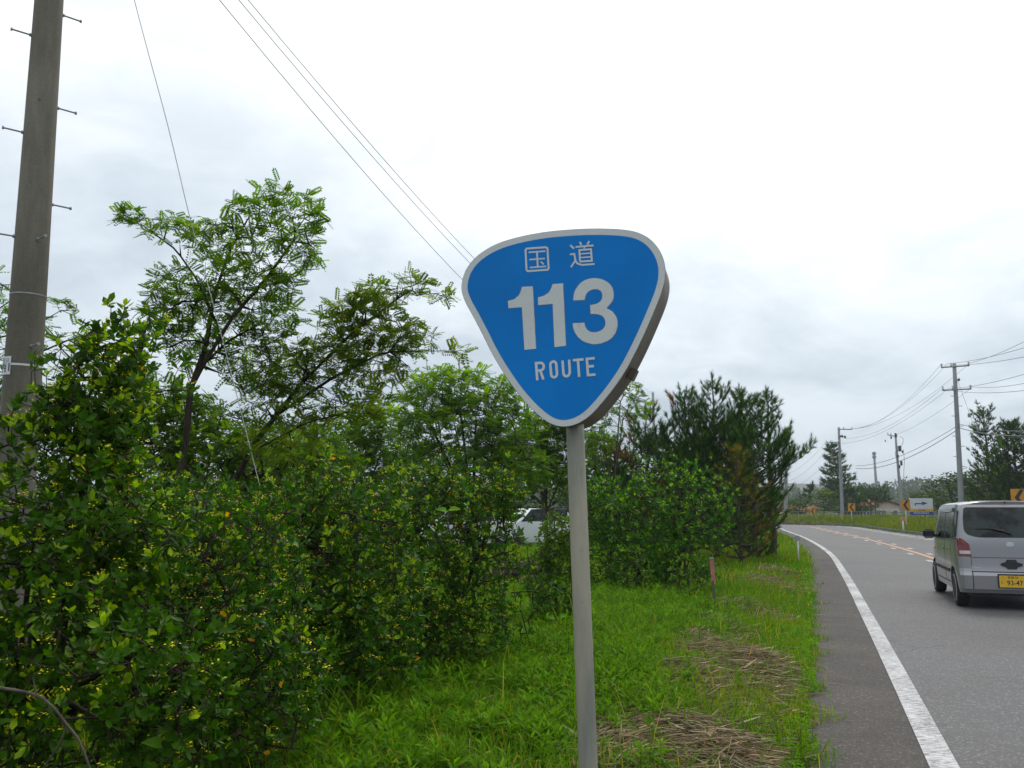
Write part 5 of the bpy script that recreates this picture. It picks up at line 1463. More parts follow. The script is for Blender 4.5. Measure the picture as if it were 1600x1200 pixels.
# the tall locust with the forked trunk
b = gp(262, 9.6); Y = 9.6
T = [[b, tuple(P(265, 800, Y)), tuple(P(290, 700, Y)), tuple(P(297, 610, Y)), tuple(P(322, 540, Y)), tuple(P(335, 460, Y)), tuple(P(360, 390, Y)), tuple(P(400, 320, Y))],
     [tuple(P(297, 610, Y)), tuple(P(318, 570, 9.5)), tuple(P(360, 500, 9.4)), tuple(P(420, 430, 9.4)), tuple(P(470, 360, 9.4))],
     [tuple(P(335, 500, Y)), tuple(P(310, 440, 9.7)), tuple(P(275, 390, 9.8)), tuple(P(220, 350, 9.9))],
     [tuple(P(300, 610, Y)), tuple(P(285, 560, 9.8)), tuple(P(260, 520, 9.9))],
     [tuple(P(312, 575, Y)), tuple(P(360, 530, 9.9)), tuple(P(420, 500, 10.0))]]
A = cat_([blob(430, 305, 24, 18, 9.4, .25, 26), blob(475, 335, 34, 32, 9.4, .3, 60), blob(400, 345, 45, 36, 9.4, .5, 85), blob(465, 390, 34, 30, 9.4, .4, 60), blob(205, 338, 24, 12, 9.9, .15, 22),
          blob(225, 352, 20, 12, 9.9, .15, 14), blob(280, 360, 34, 22, 9.7, .3, 40), blob(340, 380, 45, 35, 9.6, .5, 80), blob(390, 430, 50, 40, 9.5, .5, 100), blob(285, 450, 50, 30, 9.7, .5, 100),
          blob(265, 500, 34, 34, 9.8, .5, 80), blob(330, 480, 60, 40, 9.7, .5, 100), blob(420, 490, 50, 30, 9.8, .4, 70), blob(440, 445, 25, 25, 9.4, .3, 30), blob(300, 545, 50, 25, 9.8, .4, 55), blob(380, 545, 60, 26, 9.9, .4, 60), blob(395, 585, 60, 22, 9.9, .4, 40)])
locust('locust_tree', 'tall forked locust tree rising above the shrubs left of the sign', b, T, A, .145, 4, tip_r=.0022, col=(.055, .14, .012), young=(.15, .27, .02), dens=.85)
# right-leaning locust
b = gp(325, 10.4)
T = [[b, tuple(P(345, 790, 10.4)), tuple(P(400, 690, 10.3)), tuple(P(470, 600, 10.2)), tuple(P(550, 520, 10.1)), tuple(P(630, 460, 10.1))],
     [tuple(P(430, 650, 10.3)), tuple(P(520, 590, 10.2)), tuple(P(600, 550, 10.1)), tuple(P(700, 548, 10.0))],
     [tuple(P(470, 600, 10.3)), tuple(P(490, 540, 10.5)), tuple(P(500, 500, 10.6))],
     [tuple(P(385, 710, 10.3)), tuple(P(480, 660, 10.0)), tuple(P(560, 640, 9.8))]]
A = cat_([blob(645, 445, 28, 22, 10.1, .2, 34), blob(690, 462, 20, 8, 10.0, .1, 9), blob(590, 470, 40, 28, 10.1, .4, 70), blob(540, 500, 45, 30, 10.2, .4, 80), blob(600, 520, 55, 30, 10.1, .4, 80), blob(650, 530, 30, 22, 10.1, .3, 30),
          blob(715, 550, 14, 8, 10.0, .1, 9), blob(520, 560, 60, 35, 10.2, .5, 110), blob(450, 560, 50, 40, 10.3, .5, 90), blob(590, 575, 50, 25, 10.1, .4, 60), blob(470, 630, 60, 35, 10.2, .5, 80), blob(560, 630, 50, 25, 9.9, .4, 55), blob(415, 610, 40, 40, 10.4, .5, 60), blob(440, 690, 60, 30, 10.2, .5, 50)])
locust('locust_tree', 'locust tree leaning right with bare lower limbs towards the sign', b, T, A, .155, 4, tip_r=.0022, col=(.06, .13, .016), young=(.16, .22, .03))
# locust behind the pole at the left edge
b = gp(-60, 12.5)
A = cat_([blob(-20, 470, 60, 50, 12.5, .6, 90), blob(20, 520, 60, 40, 12.4, .6, 80), blob(100, 480, 22, 12, 12.2, .2, 16), blob(115, 540, 35, 18, 12.2, .3, 24), blob(150, 525, 20, 14, 12.2, .2, 14), blob(0, 600, 80, 50, 12.4, .6, 90), blob(130, 590, 50, 30, 12.2, .4, 40)])
locust('locust_tree', 'locust tree showing at the left edge behind the utility pole', b, [[b, tuple(P(-50, 650, 12.5)), tuple(P(-10, 540, 12.4))], [tuple(P(-50, 650, 12.5)), tuple(P(40, 560, 12.3)), tuple(P(110, 530, 12.2))]], A, .17, 3)
# undergrowth locusts behind the tall one
def simple_locust(label, px, Y, blobs, leafL=.18, per=4, n_tr=3, **kw):
    b = gp(px, Y); A = cat_([blob(*q) for q in blobs]); A = A[A[:, 2] > .3]; T = []
    m = A.mean(0); fork = tuple((np.array(b) + (m - np.array(b)) * .45) * (1, 1, 1))
    T.append([b, fork, tuple(A[rng.integers(len(A))] * .7 + m * .3)])
    for _ in range(n_tr): T.append([fork, tuple(A[rng.integers(len(A))] * .7 + m * .3)])
    return locust('locust_tree', label, b, T, A, leafL, per, **kw)
simple_locust('shaded locust undergrowth between the two tall locust trees', 235, 11.5, [(230, 640, 60, 60, 11.5, .6, 190), (210, 740, 90, 60, 11.4, .7, 190), (330, 710, 80, 60, 11.6, .7, 260), (420, 720, 80, 50, 11.8, .7, 230), (300, 650, 50, 40, 11.6, .4, 90), (500, 730, 60, 40, 11.9, .6, 120)], .18, col=(.03, .085, .010))
# light green locusts in the middle distance
simple_locust('light green multi-stemmed locust just left of the sign', 745, 17.5, [(690, 615, 45, 36, 17.5, .7, 150), (740, 620, 45, 30, 17.4, .7, 120), (650, 640, 30, 40, 17.6, .6, 70), (790, 620, 30, 26, 17.4, .5, 60), (700, 670, 80, 40, 17.4, .9, 240), (790, 670, 50, 40, 17.5, .8, 160), (720, 730, 90, 40, 17.4, .9, 200), (810, 720, 50, 40, 17.3, .8, 120), (660, 590, 22, 14, 17.5, .3, 20), (735, 585, 30, 10, 17.5, .3, 20)], .22, per=4, n_tr=7, col=(.05, .13, .012), young=(.16, .30, .03), young_top=True, tip_r=.003)
simple_locust('locust with pale shoots standing behind the leaning locust', 560, 19.0, [(585, 660, 45, 34, 19, .7, 120), (540, 690, 60, 40, 19, .8, 160), (610, 710, 60, 40, 19, .8, 150), (480, 720, 60, 36, 19, .8, 130), (550, 740, 80, 30, 19, .8, 120)], .24, per=4, n_tr=5, col=(.045, .12, .012), young=(.15, .27, .03), young_top=True, tip_r=.003)
simple_locust('single-trunk tree with dark crown just behind the sign post', 852, 21.0, [(850, 690, 50, 36, 21, .9, 200), (880, 660, 40, 30, 21, .8, 100), (820, 700, 40, 34, 21, .8, 110), (930, 690, 24, 22, 21, .6, 50), (850, 735, 60, 18, 21, .8, 80)], .24, per=5, col=(.03, .09, .010), tip_r=.003)
simple_locust('tree peeking out to the right below the blue sign', 955, 19.5, [(980, 615, 24, 18, 19.5, .5, 36), (990, 638, 24, 18, 19.5, .5, 30), (955, 650, 28, 22, 19.5, .6, 50), (940, 685, 26, 24, 19.5, .6, 40), (925, 700, 22, 22, 19.5, .6, 30)], .18, per=3, col=(.04, .095, .014), tip_r=.003, bark='bark_grey')

# pines along the verge (right of the post)
pn = 'pines standing together where the road bends'
def pine_at(label, px, Y, top, half, **kw):
    b = gp(px, Y); h = P(px, top, Y).z - b[2]; return pine('pine_tree', label, b, h, 1.55 * half * Y / F_PX, group=pn, **kw)
wide = lambda u: (1 - u) ** .6 * (.8 + .6 * u)
pine_at('middle pine of the roadside group with the tallest leader', 1120, 25.5, 600, 66, whorls=12, per=6, seedv=1, up=.55, prof=wide, tuft=.22, dead=.08)
pine_at('right-hand roadside pine with long limbs over the road edge', 1178, 25.0, 628, 66, whorls=15, per=6, seedv=2, low=.02, up=.45, prof=lambda u: float(np.interp(u, [0, .2, .35, .5, .7, 1], [.42, .42, .62, 1.0, .62, .15])), tuft=.22, dead=.05)
pine_at('pine with split top at the right rim of the roadside group', 1205, 26.5, 614, 40, whorls=10, per=5, seedv=7, up=.5, prof=lambda u: float(np.interp(u, [0, .2, .5, .8, 1], [.2, .4, .9, .5, .15])), tuft=.22, low=.15)
pine_at('pine with two stubby leaders left of the tallest pine', 1075, 26.0, 618, 62, whorls=12, per=6, seedv=3, up=.5, prof=wide, tuft=.22, dead=.12)
pine_at('browning pine behind the dark bush', 1012, 26.0, 640, 62, whorls=11, per=6, seedv=4, up=.4, prof=wide, tuft=.22, dead=.42)
pine_at('short bushy pine at the left end of the roadside group', 962, 26.5, 690, 44, whorls=11, per=6, seedv=9, up=.4, prof=wide, tuft=.22, dead=.15)
pine_at('pine with a slender leader between its neighbours', 1162, 28.0, 606, 36, whorls=12, per=5, seedv=5, up=.5, prof=wide, tuft=.22)
pine_at('low dying brown pine at the grass edge', 1155, 22.5, 700, 38, whorls=11, per=6, seedv=6, up=.3, prof=lambda u: (1 - u) ** .45, tuft=.17, dead=.6, dead_col=(.13, .095, .025))
# grey post top behind the pines that carries the three wires
fp = empty('utility_pole', P(1026, 800, 47) - Vector((0, 0, P(1026, 800, 47).z)), 0, 'grey pole top showing between the sign and the pines', 'utility pole')
Geo().path([np.array((0, 0, -.1)), np.array((-.05, 0, P(1026, 613, 47).z))], [.09, .07], 12).build('pole', M['far_concrete'], fp, smooth=True)

# far trees on the right and across the bend
fg = 'trees beyond the bend'
p = gp(1318, 104); pine('pine_tree', 'tall broad conifer standing behind the slim utility pole', p, P(1305, 696, 104).z - p[2], 4.3, whorls=15, per=8, up=.14, far=True, tuft=.55, sub=.5, seedv=11, prof=lambda u: (1 - u) ** .55 * .62 + .32 * max(0, .35 - u), col=(.026, .065, .02), group=fg, lean=(-1.0, 0), low=.05)
for i, (lb, px, Y, top, half, kw) in enumerate((
        ('spreading low pine right of the tall conifer', 1368, 110, 764, 30, dict(whorls=5, per=7, up=.1, prof=lambda u: 1.0 - .3 * u, low=.45)),
        ('wind-bent small pine at the left end of the bend', 1250, 100, 757, 20, dict(whorls=6, per=6, up=.3, lean=(1.6, 0))),
        ('dark pine at the right edge above the silver car', 1592, 52, 664, 66, dict(whorls=18, per=9, up=.35, prof=wide)),
        ('open-topped pine with two leaders right of the tall pole', 1549, 58, 646, 44, dict(whorls=15, per=7, up=.4, prof=lambda u: .5 + .5 * (1 - u))),
        ('pine reaching out of the picture on the right', 1640, 50, 655, 60, dict(whorls=11, per=7, up=.3, prof=wide)))):
    p = gp(px, Y); pine('pine_tree', lb, p, P(px, top, Y).z - p[2], half * Y / F_PX, far=True, tuft=.42 if Y > 90 else .32, sub=.4, seedv=20 + i, col=(.025, .05, .022), group=fg, **kw)
for q in (('round green bush-like tree left of the tall conifer', 1286, 768, 22, 94, dict(col=(.06, .12, .03), leaf=.3, tips=200)),
          ('hazy broadleaf tree at the far left of the bend', 1238, 782, 16, 118, dict(tips=140, leaf=.4)),
          ('broadleaf tree behind the distant red-roofed house', 1262, 786, 20, 160, dict(tips=120, leaf=.5)),
          ('dark broadleaf tree under the wires beside the tall pole', 1486, 742, 34, 72, dict(tips=420, col=(.03, .062, .02), leaf=.3)),
          ('broadleaf tree filling the gap behind the tall pole', 1530, 735, 38, 76, dict(tips=420, col=(.035, .07, .02), leaf=.3)),
          ('broad green tree behind the silver car roof', 1575, 738, 46, 70, dict(tips=460, col=(.035, .07, .02), leaf=.32)),
          ('low rounded tree right of the direction board', 1462, 768, 26, 80, dict(tips=260, col=(.05, .10, .028), leaf=.3, low=.02)),
          ('small dark tree behind the direction board', 1432, 773, 14, 100, dict(tips=120, col=(.035, .07, .022), leaf=.35, low=.05)),
          ('bright green bank tree above the silver car roof', 1545, 776, 60, 64, dict(tips=360, col=(.06, .13, .03), leaf=.28, low=.0)),
          ('shadowy tree beneath the spreading pine', 1345, 783, 22, 112, dict(tips=140, leaf=.4)),):
    lb, px, top, half, Y, kw = q; far_tree('broadleaf_tree', lb, px, top, half, Y, group=fg, base_z=float(gz([P(px, 800, Y).x], [Y])[0]), **kw)
# belt of trees behind the shrubs on the left
bg = 'trees closing the field behind the shrubs'
belt = [('tree behind the left edge shrub, far field', -20, 610, 110, 34), ('dark tree behind the tall shrub tips', 120, 615, 95, 36), ('tree behind the big locust trunk', 250, 630, 95, 38), ('dark green tree between the locust limbs', 360, 640, 90, 40), ('bushy tree beyond the leaning locust', 455, 655, 85, 37),
        ('yellow-green tree beyond the leaning locust foot', 440, 716, 70, 30), ('tree left of the light green locust, far field', 545, 672, 75, 38), ('tree directly above the bluish white car', 650, 700, 80, 41), ('tree above the white hatchback', 750, 700, 80, 39), ('tree seen left of the sign post, far field', 845, 712, 80, 42), ('green tree right of the sign post', 935, 716, 60, 36), ('dark tree behind the browning pine', 1020, 690, 70, 40), ('tree behind the middle pine', 1120, 700, 70, 44)]
for i, (lb, px, top, half, Y) in enumerate(belt):
    col = [(.025, .07, .009), (.035, .09, .012), (.045, .11, .014)][i % 3]
    if 'yellow-green' in lb: col = (.09, .14, .03)
    far_tree('broadleaf_tree', lb, px, top, half, Y, col=col, leaf=.26, tips=720, k=7, group=bg, low=.02)

# ---------------------------------------------------------------- far hills
def hills():
    g = Geo(); n = 90
    def ridge(az0, az1, Y0, Y1, zfun, name):
        g = Geo(); az = np.linspace(az0, az1, n); rows = []
        prof_ = [(0, 0), (.25, .45), (.5, .8), (.75, .97), (1, .9), (1.3, .4)]
        for t, hgt in prof_:
            Y = Y0 + (Y1 - Y0) * t; x = az * Y; rows.append(np.stack([x, np.full(n, Y), hgt * zfun(az) - .5], 1))
        V = np.array(rows); i = (np.arange(len(rows) - 1)[:, None] * n + np.arange(n - 1)[None]).ravel(); g.add(V.reshape(-1, 3), np.stack([i, i + 1, i + n + 1, i + n], 1))
        o = g.build(name, M['ground'], smooth=True); tag(o, kind='structure'); return V
    z1 = lambda a: 7 + 5.5 * np.exp(-((a - .62) / .16) ** 2) + 1.5 * np.sin(a * 17) + 4 * np.exp(-((a + .35) / .2) ** 2)
    V = ridge(-.9, 1.0, 330, 470, z1, 'low_hill')
    z2 = lambda a: 22 + 10 * np.sin(a * 3.1 + 1) + 6 * np.sin(a * 7)
    ridge(-1.0, 1.0, 900, 1200, z2, 'distant_hill')
    # forest on the low hill
    m = 2600; ai = rng.random(m) * (n - 1); ti = rng.random(m) * 3.4; a0 = ai.astype(int); t0 = ti.astype(int); fa = (ai - a0)[:, None]; ft = (ti - t0)[:, None]
    base = (V[t0, a0] * (1 - fa) + V[t0, a0 + 1] * fa) * (1 - ft) + (V[t0 + 1, a0] * (1 - fa) + V[t0 + 1, a0 + 1] * fa) * ft
    k = 34; h = 4 + 3.5 * rng.random(m); r = 1.6 + 1.4 * rng.random(m)
    u = rng.random((m, k)); an = rng.random((m, k)) * 6.28; rr = r[:, None] * np.sqrt(1 - (u - .15) ** 2).clip(.2) * (1 - u * .7)
    pos = base[:, None] + np.stack([np.cos(an) * rr, np.sin(an) * rr, u * h[:, None]], 2); q = m * k
    col = np.repeat(tints(m, (.025, .055, .022), .3), k, 0) * (1 + rng.normal(size=(q, 1)) * .2)
    o = Geo().inst(QUAD_V, QUAD_F, frames(rdir(q), rdir(q) + (0, 0, 1)), pos.reshape(-1, 3), 1.1 + .7 * rng.random(q), col.clip(.004)).build('hill_forest', M['far_leaf']); tag(o, kind='stuff')
hills()

# ---------------------------------------------------------------- grass and ground plants
def blades(name, x, y, h, w, bend, col, z0=None, mat='grass', droop=1.0, heading=None):
    n = len(x); z = gz(x, y) if z0 is None else z0; a = rng.random(n) * 2 * PI if heading is None else heading
    d = np.stack([np.cos(a), np.sin(a), np.zeros(n)], 1); s = np.stack([-np.sin(a), np.cos(a), np.zeros(n)], 1)
    b = np.stack([x, y, z - .01], 1); h_ = h[:, None]; bd = (bend * h)[:, None]; W = w[:, None]
    up = np.array((0, 0, 1.))
    p1 = b + up * h_ * .5 + d * bd * .22; p2 = b + up * h_ * (.86) + d * bd * .62; p3 = b + up * h_ * (1 - .18 * np.minimum(bend, 1.2)[:, None] * droop) + d * bd
    V = np.stack([b - s * W * .5, b + s * W * .5, p1 - s * W * .48, p1 + s * W * .48, p2 - s * W * .3, p2 + s * W * .3, p3], 1).reshape(-1, 3)
    o = (np.arange(n) * 7)[:, None]
    f4 = np.concatenate([o + np.array((0, 1, 3, 2)), o + np.array((2, 3, 5, 4))]); f3 = o + np.array((4, 5, 6))
    return Geo().add(V, [f4, f3], np.repeat(col, 7, 0)).build(name, M[mat])

def scatter(n, x0, x1, y0, y1, cond):
    x = rng.uniform(x0, x1, n); y = rng.uniform(y0, y1, n); s, _ = side(x, y); k = cond(x, y, s); return x[k], y[k], s[k]
inview = lambda x, y: (np.abs(x) < y * .62 + .6)
def clumpy(x, y, f=1.0): return .5 + .5 * np.sin(x * 2.3 * f + np.sin(y * 1.9 * f) * 2) * np.sin(y * 2.7 * f + np.sin(x * 1.3 * f) * 2)

def verge_grass():
    X, Y, H, Wd, B, C = [], [], [], [], [], []
    for (n, y0, y1, xa, xb, hs, ws) in ((62000, 3.6, 9, -3.5, 3.7, 1.0, .0048), (62000, 9, 16, -3, 6.0, 1.0, .007), (60000, 16, 32, -4, 11.5, 1.1, .012), (30000, 32, 68, 2, 21, 1.2, .028)):
        x, y, s = scatter(n, xa, xb, y0, y1, lambda x, y, s: (s < PAVE_L + .05 + .05 * np.sin(y * 5)) & (s > -9.5) & inview(x, y))
        c = clumpy(x, y); near_edge = smooth((PAVE_L - s) / .9)
        # short mown strip beside the road, longer growth further in
        h = (.05 + .10 * rng.random(len(x)) + .14 * near_edge * (.3 + .7 * c) * (.4 + .6 * rng.random(len(x)))) * hs
        h *= np.where(rng.random(len(x)) < .03, 1.9, 1)
        X.append(x); Y.append(y); H.append(h); Wd.append(ws * (.6 + .9 * rng.random(len(x)))); B.append(.2 + .9 * rng.random(len(x)))
        yl = smooth((clumpy(x + 5, y + 3, .6) - .45) * 2)[:, None] * rng.random((len(x), 1))
        col = tints(len(x), (.066, .162, .012), .25) * (1 - yl * .5) + tints(len(x), (.24, .29, .035), .2) * yl * .5
        dead = rng.random(len(x)) < .07; col[dead] = tints(dead.sum(), (.28, .22, .11), .25)
        C.append(col)
    o = blades('verge_grass', *map(np.concatenate, (X, Y, H, Wd, B, C))); tag(o, kind='stuff')
verge_grass()

def field_grass():
    x, y, s = scatter(42000, -14, 6, 7, 40, lambda x, y, s: (s < -3.2) & inview(x, y))
    h = .12 + .22 * rng.random(len(x)) * clumpy(x, y)
    o = blades('field_grass', x, y, h, .006 + .0007 * y * (.6 + rng.random(len(x))), .3 + .8 * rng.random(len(x)), tints(len(x), (.08, .18, .012), .25)); tag(o, kind='stuff')
field_grass()

def long_leaf_grass():
    """broad arching blades in tufts"""
    X, Y, H, Wd, B, C, Hd = [], [], [], [], [], [], []
    for (px, py, n, hh) in ((850, 985, 16, .5), (900, 975, 12, .45), (965, 960, 22, .45), (1000, 940, 14, .45), (1090, 935, 18, .45), (1010, 1130, 16, .35), (1040, 1120, 14, .3), (1070, 1165, 12, .32), (1160, 1090, 14, .22),
                            (975, 1020, 12, .5), (1140, 1000, 16, .25), (1180, 980, 12, .22), (880, 1010, 14, .5), (1060, 1085, 14, .3), (1200, 1060, 12, .2), (1120, 1150, 14, .26), (560, 1150, 16, .5), (620, 1110, 12, .5), (500, 1170, 14, .55), (1210, 1170, 12, .2), (1155, 945, 14, .3), (1100, 905, 16, .4), (1060, 915, 12, .4), (1140, 880, 14, .35)):
        Yc = 1.5 * 1350 / (py - 795); Yc *= 1.02; c = P(px, 800, Yc)
        m = n; X.append(c.x + rng.normal(size=m) * .07); Y.append(Yc + rng.normal(size=m) * .09); H.append(hh * (.6 + .6 * rng.random(m))); Wd.append(.009 + .008 * rng.random(m)); B.append(.4 + 1.0 * rng.random(m)); C.append(tints(m, (.075, .16, .035), .2))
    o = blades('long_grass', *map(np.concatenate, (X, Y, H, Wd, B, C))); tag(o, kind='stuff')
long_leaf_grass()

def far_grass():
    cum = np.arange(NR) * .5; n = 72000; i = rng.integers(i0 - 30, min(i1 + 30, NR - 2), n); d = PAVE_R + .22 + rng.random(n) ** .9 * 6.5
    x = REF[i, 0] + REFN[i, 0] * d + rng.normal(size=n) * .2; y = REF[i, 1] + REFN[i, 1] * d + rng.normal(size=n) * .2
    s, _ = side(x, y); k = (s > PAVE_R + .24) & (y > 18); x, y, s = x[k], y[k], s[k]; n = len(x)
    h = (.22 + .5 * rng.random(n) * (.4 + .6 * clumpy(x, y, .5))) * (.6 + .4 * smooth((s - PAVE_R) / 1.5))
    w = rng.random((n, 1)); yl = clumpy(x, y, .3)[:, None]
    col = tints(n, (.07, .13, .03), .22) * (1 - .6 * yl * w) + tints(n, (.24, .21, .09), .2) * .6 * yl * w
    o = blades('far_verge_grass', x, y, h, .022 + .03 * rng.random(n), .2 + .8 * rng.random(n), col); tag(o, kind='stuff')
    # weeds in the kerb joint
    n = 3000; i = rng.integers(i0, i1, n); k = clumpy(REF[i, 0], REF[i, 1], 1.3) > .7; i = i[k]; n = len(i); d = PAVE_R - .02 + rng.normal(size=n) * .05
    x = REF[i, 0] + REFN[i, 0] * d + rng.normal(size=n) * .2; y = REF[i, 1] + REFN[i, 1] * d + rng.normal(size=n) * .2
    o = blades('kerb_weeds', x, y, .08 + .18 * rng.random(n), .02 + .02 * rng.random(n), .5 + rng.random(n), tints(n, (.06, .11, .02), .2), z0=np.zeros(n)); tag(o, kind='stuff')
far_grass()

def weeds():
    """leafy upright weeds between the shrubs and the dry stalks"""
    x, y, s = scatter(9000, -3.2, 3.4, 4.4, 15, lambda x, y, s: (s < -1.55) & inview(x, y))
    # keep them right of the shrub row and left of the mown strip
    k = (x > (-3.3 + (y - 5) * .18)) & (x / y > -.24) & ((s < -2.1) | (rng.random(len(x)) < .4)) & (clumpy(x, y, .8) > .18); x, y = x[k], y[k]
    k = rng.random(len(x)) < np.clip(7 / y, .35, 1); x, y = x[k], y[k]; n = len(x); z = gz(x, y)
    H = .10 + .24 * rng.random(n) * (.4 + .6 * clumpy(x, y, .7)); m = 15
    t = (np.arange(m)[None] + .5) / m * np.ones((n, 1)); ph = np.arange(m)[None] * 2.4 + rng.random((n, 1)) * 6.28
    lean = rng.normal(size=(n, 2)) * .12
    pos = np.stack([x[:, None] + lean[:, :1] * t * H[:, None], y[:, None] + lean[:, 1:] * t * H[:, None], z[:, None] + H[:, None] * (.15 + .85 * t)], 2)
    el = .15 + .85 * t ** 2; d = np.stack([np.cos(ph) * np.cos(el), np.sin(ph) * np.cos(el), np.sin(el)], 2)
    L = (.07 + .06 * rng.random((n, m))) * (1.15 - .55 * t ** 3) * (1.0 + .0 * t)
    w = rng.random((n, 1, 1)) ; c = (tints(n * m, (.045, .135, .008), .2).reshape(n, m, 3) * (1 - .45 * w * t[..., None]) + tints(n * m, (.17, .33, .03), .15).reshape(n, m, 3) * .45 * w * t[..., None])
    LV = np.array([(0, 0, 0), (-.13, .4, .04), (.13, .4, .04), (0, .45, .0), (0, 1, -.13)], float); LF = [np.array([(0, 3, 1), (0, 2, 3), (1, 3, 4), (2, 4, 3)])]
    g = Geo().inst(LV, LF, frames(d.reshape(-1, 3), np.tile((0, 0, 1.), (n * m, 1)) + rng.normal(size=(n * m, 3)) * .25), pos.reshape(-1, 3), L.ravel(), c.reshape(-1, 3))
    a = np.stack([x, y, z - .02], 1); b = np.stack([x + lean[:, 0] * H, y + lean[:, 1] * H, z + H], 1); g.tubes(a, b, .0035, .002, 3, tints(n, (.06, .10, .02)))
    tag(g.build('leafy_weeds', M['grass']), kind='stuff')
weeds()

def edge_creepers():
    """low clover-like leaves that spill over the asphalt edge"""
    n = 15000; i = rng.integers(iY(3.2), iY(26), n); i = np.where(rng.random(n) < .65, rng.integers(iY(3.2), iY(11), n), i)
    prot = .05 * (np.sin(REF[i, 1] * 2.1) * np.sin(REF[i, 1] * 5.3 + 1)) + .03; d = PAVE_L + prot - rng.random(n) ** 1.6 * .55
    t_ = rng.uniform(-.25, .25, n); x = REF[i, 0] + REFN[i, 0] * d - REFN[i, 1] * t_; y = REF[i, 1] + REFN[i, 1] * d + REFN[i, 0] * t_
    z = np.maximum(gz(x, y), 0) + .012 + .05 * rng.random(n); s = .018 + .018 * rng.random(n); s *= np.clip(y / 7, .8, 2)
    g = Geo().inst(QUAD_V, QUAD_F, frames(rdir(n) * (1, 1, .3) + (0, 0, .2), rdir(n) * .5 + (0, 0, 1)), np.stack([x, y, z], 1), s, tints(n, (.08, .21, .012), .25)); tag(g.build('edge_creeper', M['grass']), kind='stuff')
edge_creepers()

def heap(name, label, lst, n, seed):
    r = np.random.default_rng(seed); g = Geo(); pts = []
    for (px, py, rx, ry, dirn) in lst:
        Yc = 1.5 * 1350 / (py - 795) * 1.02; c = P(px, 800, Yc); m = int(n * rx / sum(q[2] for q in lst))
        sx = rx * Yc / F_PX; sy = ry * Yc / (py - 795) * 1.0
        x = c.x + r.normal(size=m) * sx * .62; y = Yc + r.normal(size=m) * sy * .7; ss_, _ = side(x, y); out_ = ss_ > PAVE_L - .12; x[out_] -= (ss_[out_] - PAVE_L + .15 + .5 * r.random(out_.sum()))
        e = np.exp(-(((x - c.x) / sx) ** 2 + ((y - Yc) / sy) ** 2)); z = gz(x, y) + .03 + .15 * e * r.random(m)
        a = dirn + r.normal(size=m) * .75; el = r.normal(size=m) * .10 + .04; L = (.10 + .36 * r.random(m) ** 1.6)
        d = np.stack([np.cos(a) * np.cos(el), np.sin(a) * np.cos(el), np.sin(el)], 1); p = np.stack([x, y, z], 1); w = .0016 + .0034 * r.random(m) ** 2 * 1.3
        mid = p + np.stack([L * r.normal(size=m) * .07, L * r.normal(size=m) * .07, L * (.02 + .08 * r.random(m))], 1)
        col = tints(m, (.30, .24, .15), .3, .05); dk = r.random(m) < .45; col[dk] = tints(dk.sum(), (.13, .09, .05), .3)
        g.tubes(p - d * L[:, None] / 2, mid, w * .8, w, 3, col); g.tubes(mid, p + d * L[:, None] / 2, w, w * .35, 3, col)
        # broad dead blades
        q = r.random(m) < .09; k = q.sum(); up = np.tile((0, 0, 1.), (k, 1)) + r.normal(size=(k, 3)) * .5
        BV = np.array([(-.5, 0, 0), (.5, 0, 0), (-.6, .5, .0), (.6, .5, .0), (0, 1, 0)], float); sc = np.stack([.007 + .009 * r.random(k), L[q] * .6, np.ones(k)], 1)
        g.inst(BV, [np.array([(0, 1, 3, 2)]), np.array([(2, 3, 4)])], frames(d[q] + (0, 0, .08), up), p[q] + (0, 0, .015), sc, tints(k, (.36, .29, .18), .25))
    o = g.build(name, M['straw']); tag(o, label, 'straw heap', None, 'stuff')
heap('dead_reed_heap', 'heap of dead reed stalks in the middle of the verge', [(1110, 1035, 75, 42, .15), (1165, 1045, 50, 20, -.1), (1070, 1060, 40, 30, .5)], 5200, 1)
heap('dead_reed_heap', 'heap of dead reed stalks at the foot of the sign post', [(1040, 1165, 100, 55, -.35), (960, 1180, 60, 60, .8), (1110, 1190, 60, 40, -.2)], 7000, 2)
heap('dead_reed_heap', 'trail of dry stalks running towards the marker stake', [(1150, 955, 40, 18, .6), (1120, 985, 30, 24, .9), (1190, 915, 34, 12, .4), (1085, 1010, 30, 18, .9), (1205, 898, 26, 8, .4)], 4200, 3)
heap('dry_grass_patch', 'dry brown grass under the flowering shrubs', [(480, 1150, 60, 40, .3), (640, 1060, 70, 22, .1), (560, 1120, 70, 30, .2), (720, 1020, 50, 14, .2)], 1500, 4)

def litter_stalks():
    x, y, s = scatter(5200, -2, 6, 4.2, 18, lambda x, y, s: (s < PAVE_L) & (s > -4) & inview(x, y)); n = len(x)
    a = rng.random(n) * 6.28; L = .08 + .25 * rng.random(n); d = np.stack([np.cos(a), np.sin(a), rng.normal(size=n) * .15], 1); p = np.stack([x, y, gz(x, y) + .03 + .05 * rng.random(n)], 1)
    tag(Geo().tubes(p, p + d * L[:, None], .0028, .0012, 3, tints(n, (.33, .26, .14), .3)).build('loose_dry_stalks', M['straw']), kind='stuff')
litter_stalks()

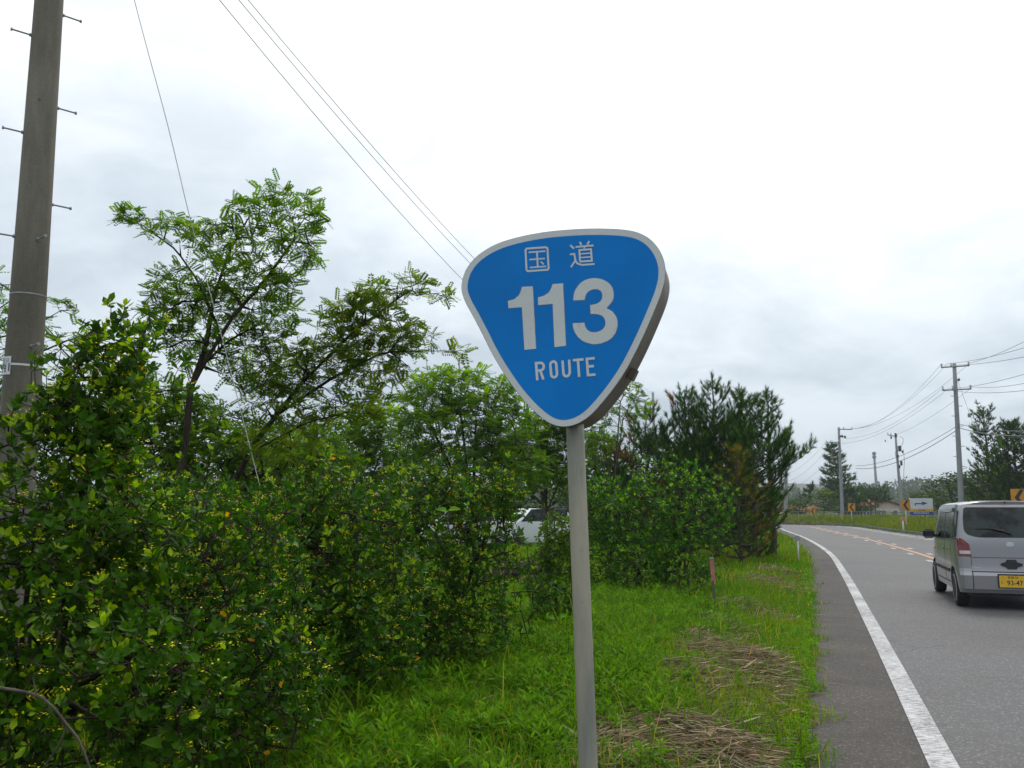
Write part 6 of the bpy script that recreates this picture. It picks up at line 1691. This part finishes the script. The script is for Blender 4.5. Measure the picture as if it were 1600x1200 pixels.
def dead_branch():
    b = P(-30, 1072, 3.3); root = empty('dead_branch', b, 0, 'bare forked twig poking in at the bottom left corner', 'branch'); Yb = 3.3
    def pp(x, y, d=0): return np.array(P(x, y, Yb + d) - b)
    Geo().path(catmull([pp(-30, 1072), pp(20, 1078), pp(60, 1088), pp(85, 1108), pp(104, 1132), pp(125, 1160), pp(145, 1215)], 6), np.linspace(.0065, .004, 37), 7).build('twig', M['bark_grey'], root, smooth=True)
    Geo().path(catmull([pp(104, 1132), pp(94, 1160), pp(65, 1205)], 6), np.linspace(.004, .003, 13), 6).build('twig', M['bark_grey'], root, smooth=True)
    Geo().path(catmull([pp(58, 1088), pp(52, 1060), pp(58, 1050)], 6), np.linspace(.003, .002, 13), 6).build('twig', M['bark_grey'], root, smooth=True)
    n = 16; t = np.linspace(0, 1, n); base = np.array([pp(40 + 62 * q, 1085 - 3 * q) for q in t]); s = np.where(np.arange(n) % 2, 1, -1)
    d = np.stack([np.full(n, .7), np.full(n, -.1), s * .7], 1)
    tag(Geo().inst(LANCE_V, LANCE_F, frames(d, np.tile((0, -1., .2), (n, 1))), base, .035 * (1 - t * .6), tints(n, (.22, .20, .06))).build('dry_leaflets', M['grass'], root), kind='stuff')
dead_branch()

def small_climber():
    """two heart shaped climber leaves low in the shrubs"""
    HV = np.array([(0, 0, 0), (-.32, -.08, .03), (-.42, .25, .05), (-.22, .65, .02), (0, 1, -.06), (.22, .65, .02), (.42, .25, .05), (.32, -.08, .03), (0, .4, -.03)], float)
    HF = [np.array([(0, 8, 1), (1, 8, 2), (2, 8, 3), (3, 8, 4), (4, 8, 5), (5, 8, 6), (6, 8, 7), (7, 8, 0)])]
    for lb, lst, Y in (('pair of pointed climber leaves low in the left shrubs', ((252, 1162, 2.2, 3.7), (277, 1158, -.9, 3.7)), 3.9), ('pair of pale climber leaves in front of the hidden cars', ((697, 797, 2.5, 7.3), (703, 795, .2, 7.3)), 7.3), ('pair of climber leaves at the ivy bush foot', ((866, 965, 2.7, 9.9), (876, 962, .2, 9.9)), 9.9)):
        b = P(lst[0][0], lst[0][1], Y); o = empty('climber', b, 0, lb, 'climber')
        for px, py, a, YY in lst:
            p = np.array([P(px, py, Y) - b]); d = np.array([(math.cos(a), -.3, math.sin(a) * .3 - .1)])
            Geo().inst(HV, HF, frames(d, np.array([(0, -.6, 1.)])), p, np.array([.085 if Y < 5 else .10]), tints(1, (.07, .19, .03), .02)).build('leaf', M['grass'], o)
        Geo().path(catmull([(0.01, 0, 0), (.0, .02, -.12), (.03, .05, -.3)], 5), .0015, 5, (.05, .10, .02)).build('stem', M['grass'], o)
small_climber()

# ---------------------------------------------------------------- air
hz = bpy.data.materials.new('haze_air'); hz.use_nodes = True; nt = hz.node_tree; nt.nodes.clear()
vo = nt.nodes.new('ShaderNodeVolumePrincipled'); vo.inputs['Color'].default_value = (.86, .92, 1, 1); vo.inputs['Density'].default_value = .00045; vo.inputs['Anisotropy'].default_value = .3
ou = nt.nodes.new('ShaderNodeOutputMaterial'); nt.links.new(vo.outputs[0], ou.inputs['Volume'])
HAZE = True
if HAZE:
    hb = Geo().box((0, 810, 23), (3040, 2280, 50)).build('haze', hz); tag(hb, kind='stuff')
